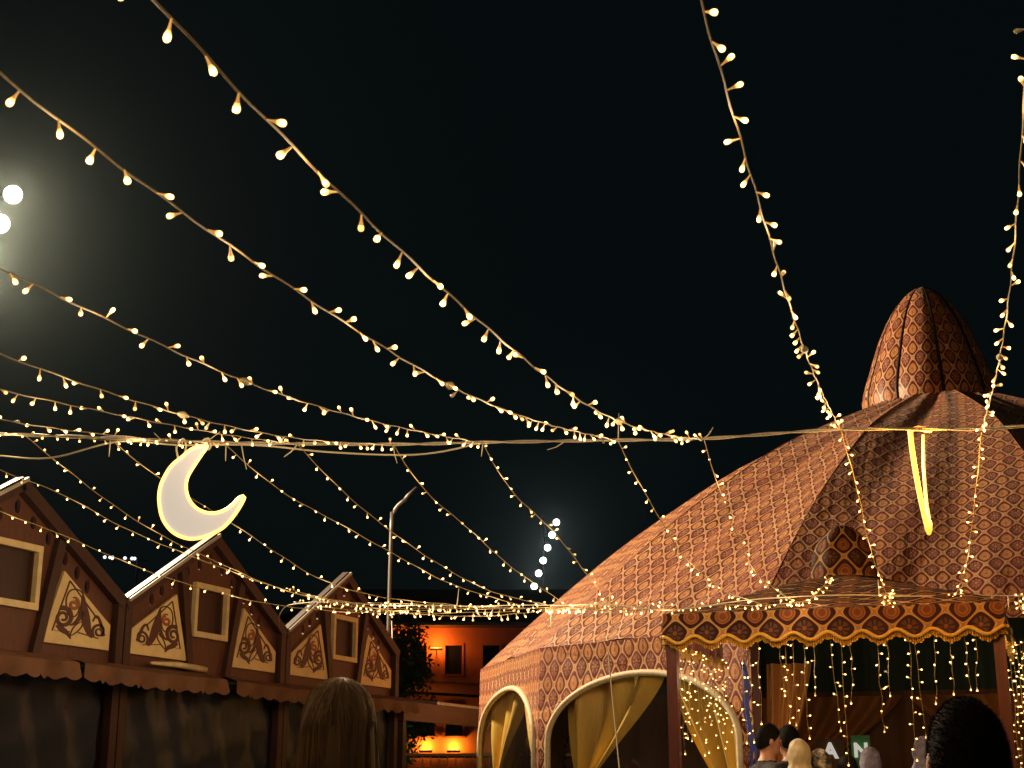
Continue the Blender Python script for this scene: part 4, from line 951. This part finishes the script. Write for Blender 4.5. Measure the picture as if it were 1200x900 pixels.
def long_hair(r, s, mat, seed=5, n=5200, z_end=1.12):
    rr = random.Random(seed); mb = MB(); c = Vector((0, 0.0, 1.612))*s
    def flow(a, t0, k):
        pts = []
        for i in range(13):
            f = i/12
            if f < 0.5:
                t = t0 + (math.pi*0.52 - t0)*(f/0.5)
                rad = Vector((0.093, 0.110, 0.128))*s*k
                p = c + Vector((rad.x*math.sin(t)*math.cos(a), rad.y*math.sin(t)*math.sin(a), rad.z*math.cos(t)))
            else:
                g = (f-0.5)/0.5; w = 1 + 0.10*math.sin(math.pi*min(1, g*1.2)) ; x = 0.093*s*k*math.cos(a)*w; y = (0.110*math.sin(a)*(1-0.35*g) - 0.035*g)*s*k
                p = Vector((x, y, c.z - 0.006*s - g*(1.6 - z_end)*s))
            pts.append(p)
        return pts
    rows = [[] for _ in range(13)]
    for j in range(37):
        a = R(160 + 220*j/36)
        for i, p in enumerate(flow(a, 0.02, 0.985)): rows[i].append(p)
    mb.grid(rows, 0)
    for k in range(n):
        a = R(rr.uniform(152, 388)); pts = flow(a, rr.uniform(0.0, 0.5), rr.uniform(0.985, 1.02)); ph = a*3 + rr.uniform(0, 1.2); am = rr.uniform(0.002, 0.007)
        cl = 0.010*math.sin(a*9 + 1.3); pts = [p + Vector((am*math.sin(i*0.8+ph) + cl*math.sin(i*0.45 + a*5)*i/12, am*math.cos(i*0.7+ph) + cl*math.cos(i*0.5 + a*4)*i/12, 0)) for i, p in enumerate(pts)]
        w = rr.uniform(0.0005, 0.0013); f0 = len(mb.f); mb.tube(pts, [w]*11 + [w*0.7, w*0.15], 3, rr.choice((0, 1, 2, 2)))
    return part('hair', mb, [M['hair_base'], M['hair_light'], M['hair_mid']], r, True)
def scarf(r, s, mat):
    mb = MB(); c = Vector((0, 0.0, 1.60))*s; rows = []
    for i in range(17):
        f = i/16; row = []
        for j in range(40):
            a = 2*math.pi*j/40; fr = max(0, math.sin(a))
            if f < 0.55:
                t = math.pi*0.62*(f/0.55); k = 1 + 0.05*math.sin(a*5+f*11) + 0.045*math.sin(f*30 + 3*math.sin(a))
                p = c + Vector((0.092*math.sin(t)*math.cos(a)*k, 0.112*math.sin(t)*math.sin(a)*k, 0.134*math.cos(t)))*s
            else:
                g = (f-0.55)/0.45; w = 0.082 + 0.11*g**1.3; k = 1 + 0.06*math.sin(a*9 + g*4)
                p = c + Vector((w*math.cos(a)*k, w*0.95*math.sin(a)*k - 0.01, -0.055 - 0.22*g))*s
            row.append(p)
        rows.append(row)
    n0 = 40; b = len(mb.v)
    for row in rows: mb.v += [tuple(p) for p in row]
    for i in range(16):
        for j in range(40):
            a = 2*math.pi*(j+.5)/40; f = (i+.5)/16
            if math.sin(a) > 0.62 and 0.24 < f < 0.62: continue      # face opening
            k = (j+1) % 40; mb.face((b+i*n0+j, b+i*n0+k, b+(i+1)*n0+k, b+(i+1)*n0+j))
    return part('headscarf', mb, M[mat], r, True)
GP = 'people at the tent entrance'
w, s = person('woman with long dark blonde hair and a black coat, seen from behind before the stalls', (-0.432, 3.6, 0), 1.715, R(6), 'cloth_black', None, 'down', shoulders=0.95)
long_hair(w, s, 'hair_blonde')
m_, s = person('man with short black hair and a dark coat, seen from behind facing the tent', (0.925, 2.95, 0), 1.64, R(-12), 'cloth_navy', None, 'down', shoulders=1.05)
cap_hair(m_, s, 'hair_dark', 0, seed=2, n=9000, hl=0.010)
# inside, on the raised floor
DK = 0.15
plist = [((1.985, 11.3), 1.73, -75, 'cloth_black', 'dark-haired man in a black coat holding a pale cup inside the tent porch', 'hair_dark', 'cup'),
         ((2.225, 11.65), 1.73, 20, 'cloth_navy', 'dark-haired person standing behind the beige headscarf in the porch', 'hair_dark', 'down'),
         ((2.50, 10.85), 1.49, 10, 'cloth_black', 'short person with black hair in front of the green letter board', 'hair_dark', 'down')]
for k, (p, h, yw, cl_, lab, hr, ar) in enumerate(plist):
    q, s = person(lab, (p[0], p[1], DK), h, R(yw), cl_, GP, ar, voxel=0.013); cap_hair(q, s, hr, 0, seed=10+k, n=900)
    if k == 0:
        mb = MB(); mb.lathe([(0.028, -0.05), (0.038, 0.06)], 12)
        c0 = q.matrix_basis @ Vector((0.09*s, 0.33*s, 1.26*s))
        cup = solo('paper_cup', mb, M['lilac'], 'pale paper cup held by the man in the porch', 'cup'); cup.location = c0
q, s = person('woman in a beige headscarf seen from behind in the tent porch', (2.168, 11.0, DK), 1.61, R(8), 'cloth_black', GP, 'down', voxel=0.013); scarf(q, s, 'scarf_beige')
q, s = person('person in a mottled grey hooded coat beside the beige headscarf', (2.345, 11.1, DK), 1.54, R(15), 'mottled', GP, 'down', voxel=0.013); scarf(q, s, 'mottled')
q, s = person('person wrapped in a lilac fleece hood near the green letter board', (2.83, 11.5, DK), 1.56, R(-20), 'lilac', GP, 'down', voxel=0.013); scarf(q, s, 'lilac')
q, s = person('person in a lilac hood standing at the right porch post beside the dark-haired man', (3.23, 11.4, DK), 1.64, R(0), 'cloth_navy', GP, 'down', voxel=0.013); scarf(q, s, 'lilac')

# ================================================================== LETTER BOARDS
def letter_board(ch, pos, wd, ht, mat, lab, lsz, lz, base_z):
    r = root('letter_board', lab, 'sign', (pos[0], pos[1], base_z), R(-14))
    mb = MB(); mb.box((0, 0, ht/2), (wd, 0.03, ht)); part('board', mb, M[mat], r)
    fc_ = bpy.data.curves.new('letter', 'FONT'); fc_.body = ch; fc_.size = lsz; fc_.extrude = 0.008; fc_.offset = 0.008; fc_.align_x = 'CENTER'
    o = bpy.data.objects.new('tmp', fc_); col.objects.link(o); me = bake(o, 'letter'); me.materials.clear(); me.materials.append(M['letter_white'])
    l = part('letter', me, None, r); l.location = (0, -0.026, lz); l.rotation_euler = (R(90), 0, 0)
    mb = MB(); mb.box((0, 0.05, -0.5*base_z + 0.08), (0.06, 0.04, base_z - 0.15)); part('stand', mb, M['sign_brown'], r)
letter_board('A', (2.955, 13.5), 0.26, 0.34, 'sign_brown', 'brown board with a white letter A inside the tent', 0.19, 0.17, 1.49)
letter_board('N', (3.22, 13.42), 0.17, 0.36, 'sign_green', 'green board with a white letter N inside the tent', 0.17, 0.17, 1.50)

# ================================================================== HAZE (thin volume added to give the floodlights a lens-like bloom)
mb = MB(); mb.box((0, 0, 13), (800, 800, 28))
hz, nt, bs = new_mat('bloom_haze'); nt.nodes.remove(bs)
pv = N(nt, 'ShaderNodeVolumePrincipled'); pv.inputs['Color'].default_value = (0.72, 0.95, 1, 1); pv.inputs['Density'].default_value = 0.00007; pv.inputs['Anisotropy'].default_value = 0.94
nt.links.new(pv.outputs[0], nt.nodes['Material Output'].inputs['Volume'])
h = part('haze', mb, hz, None); h["kind"] = "stuff"; h["label"] = "thin haze added to give the floodlights their bloom"; h["category"] = "haze"
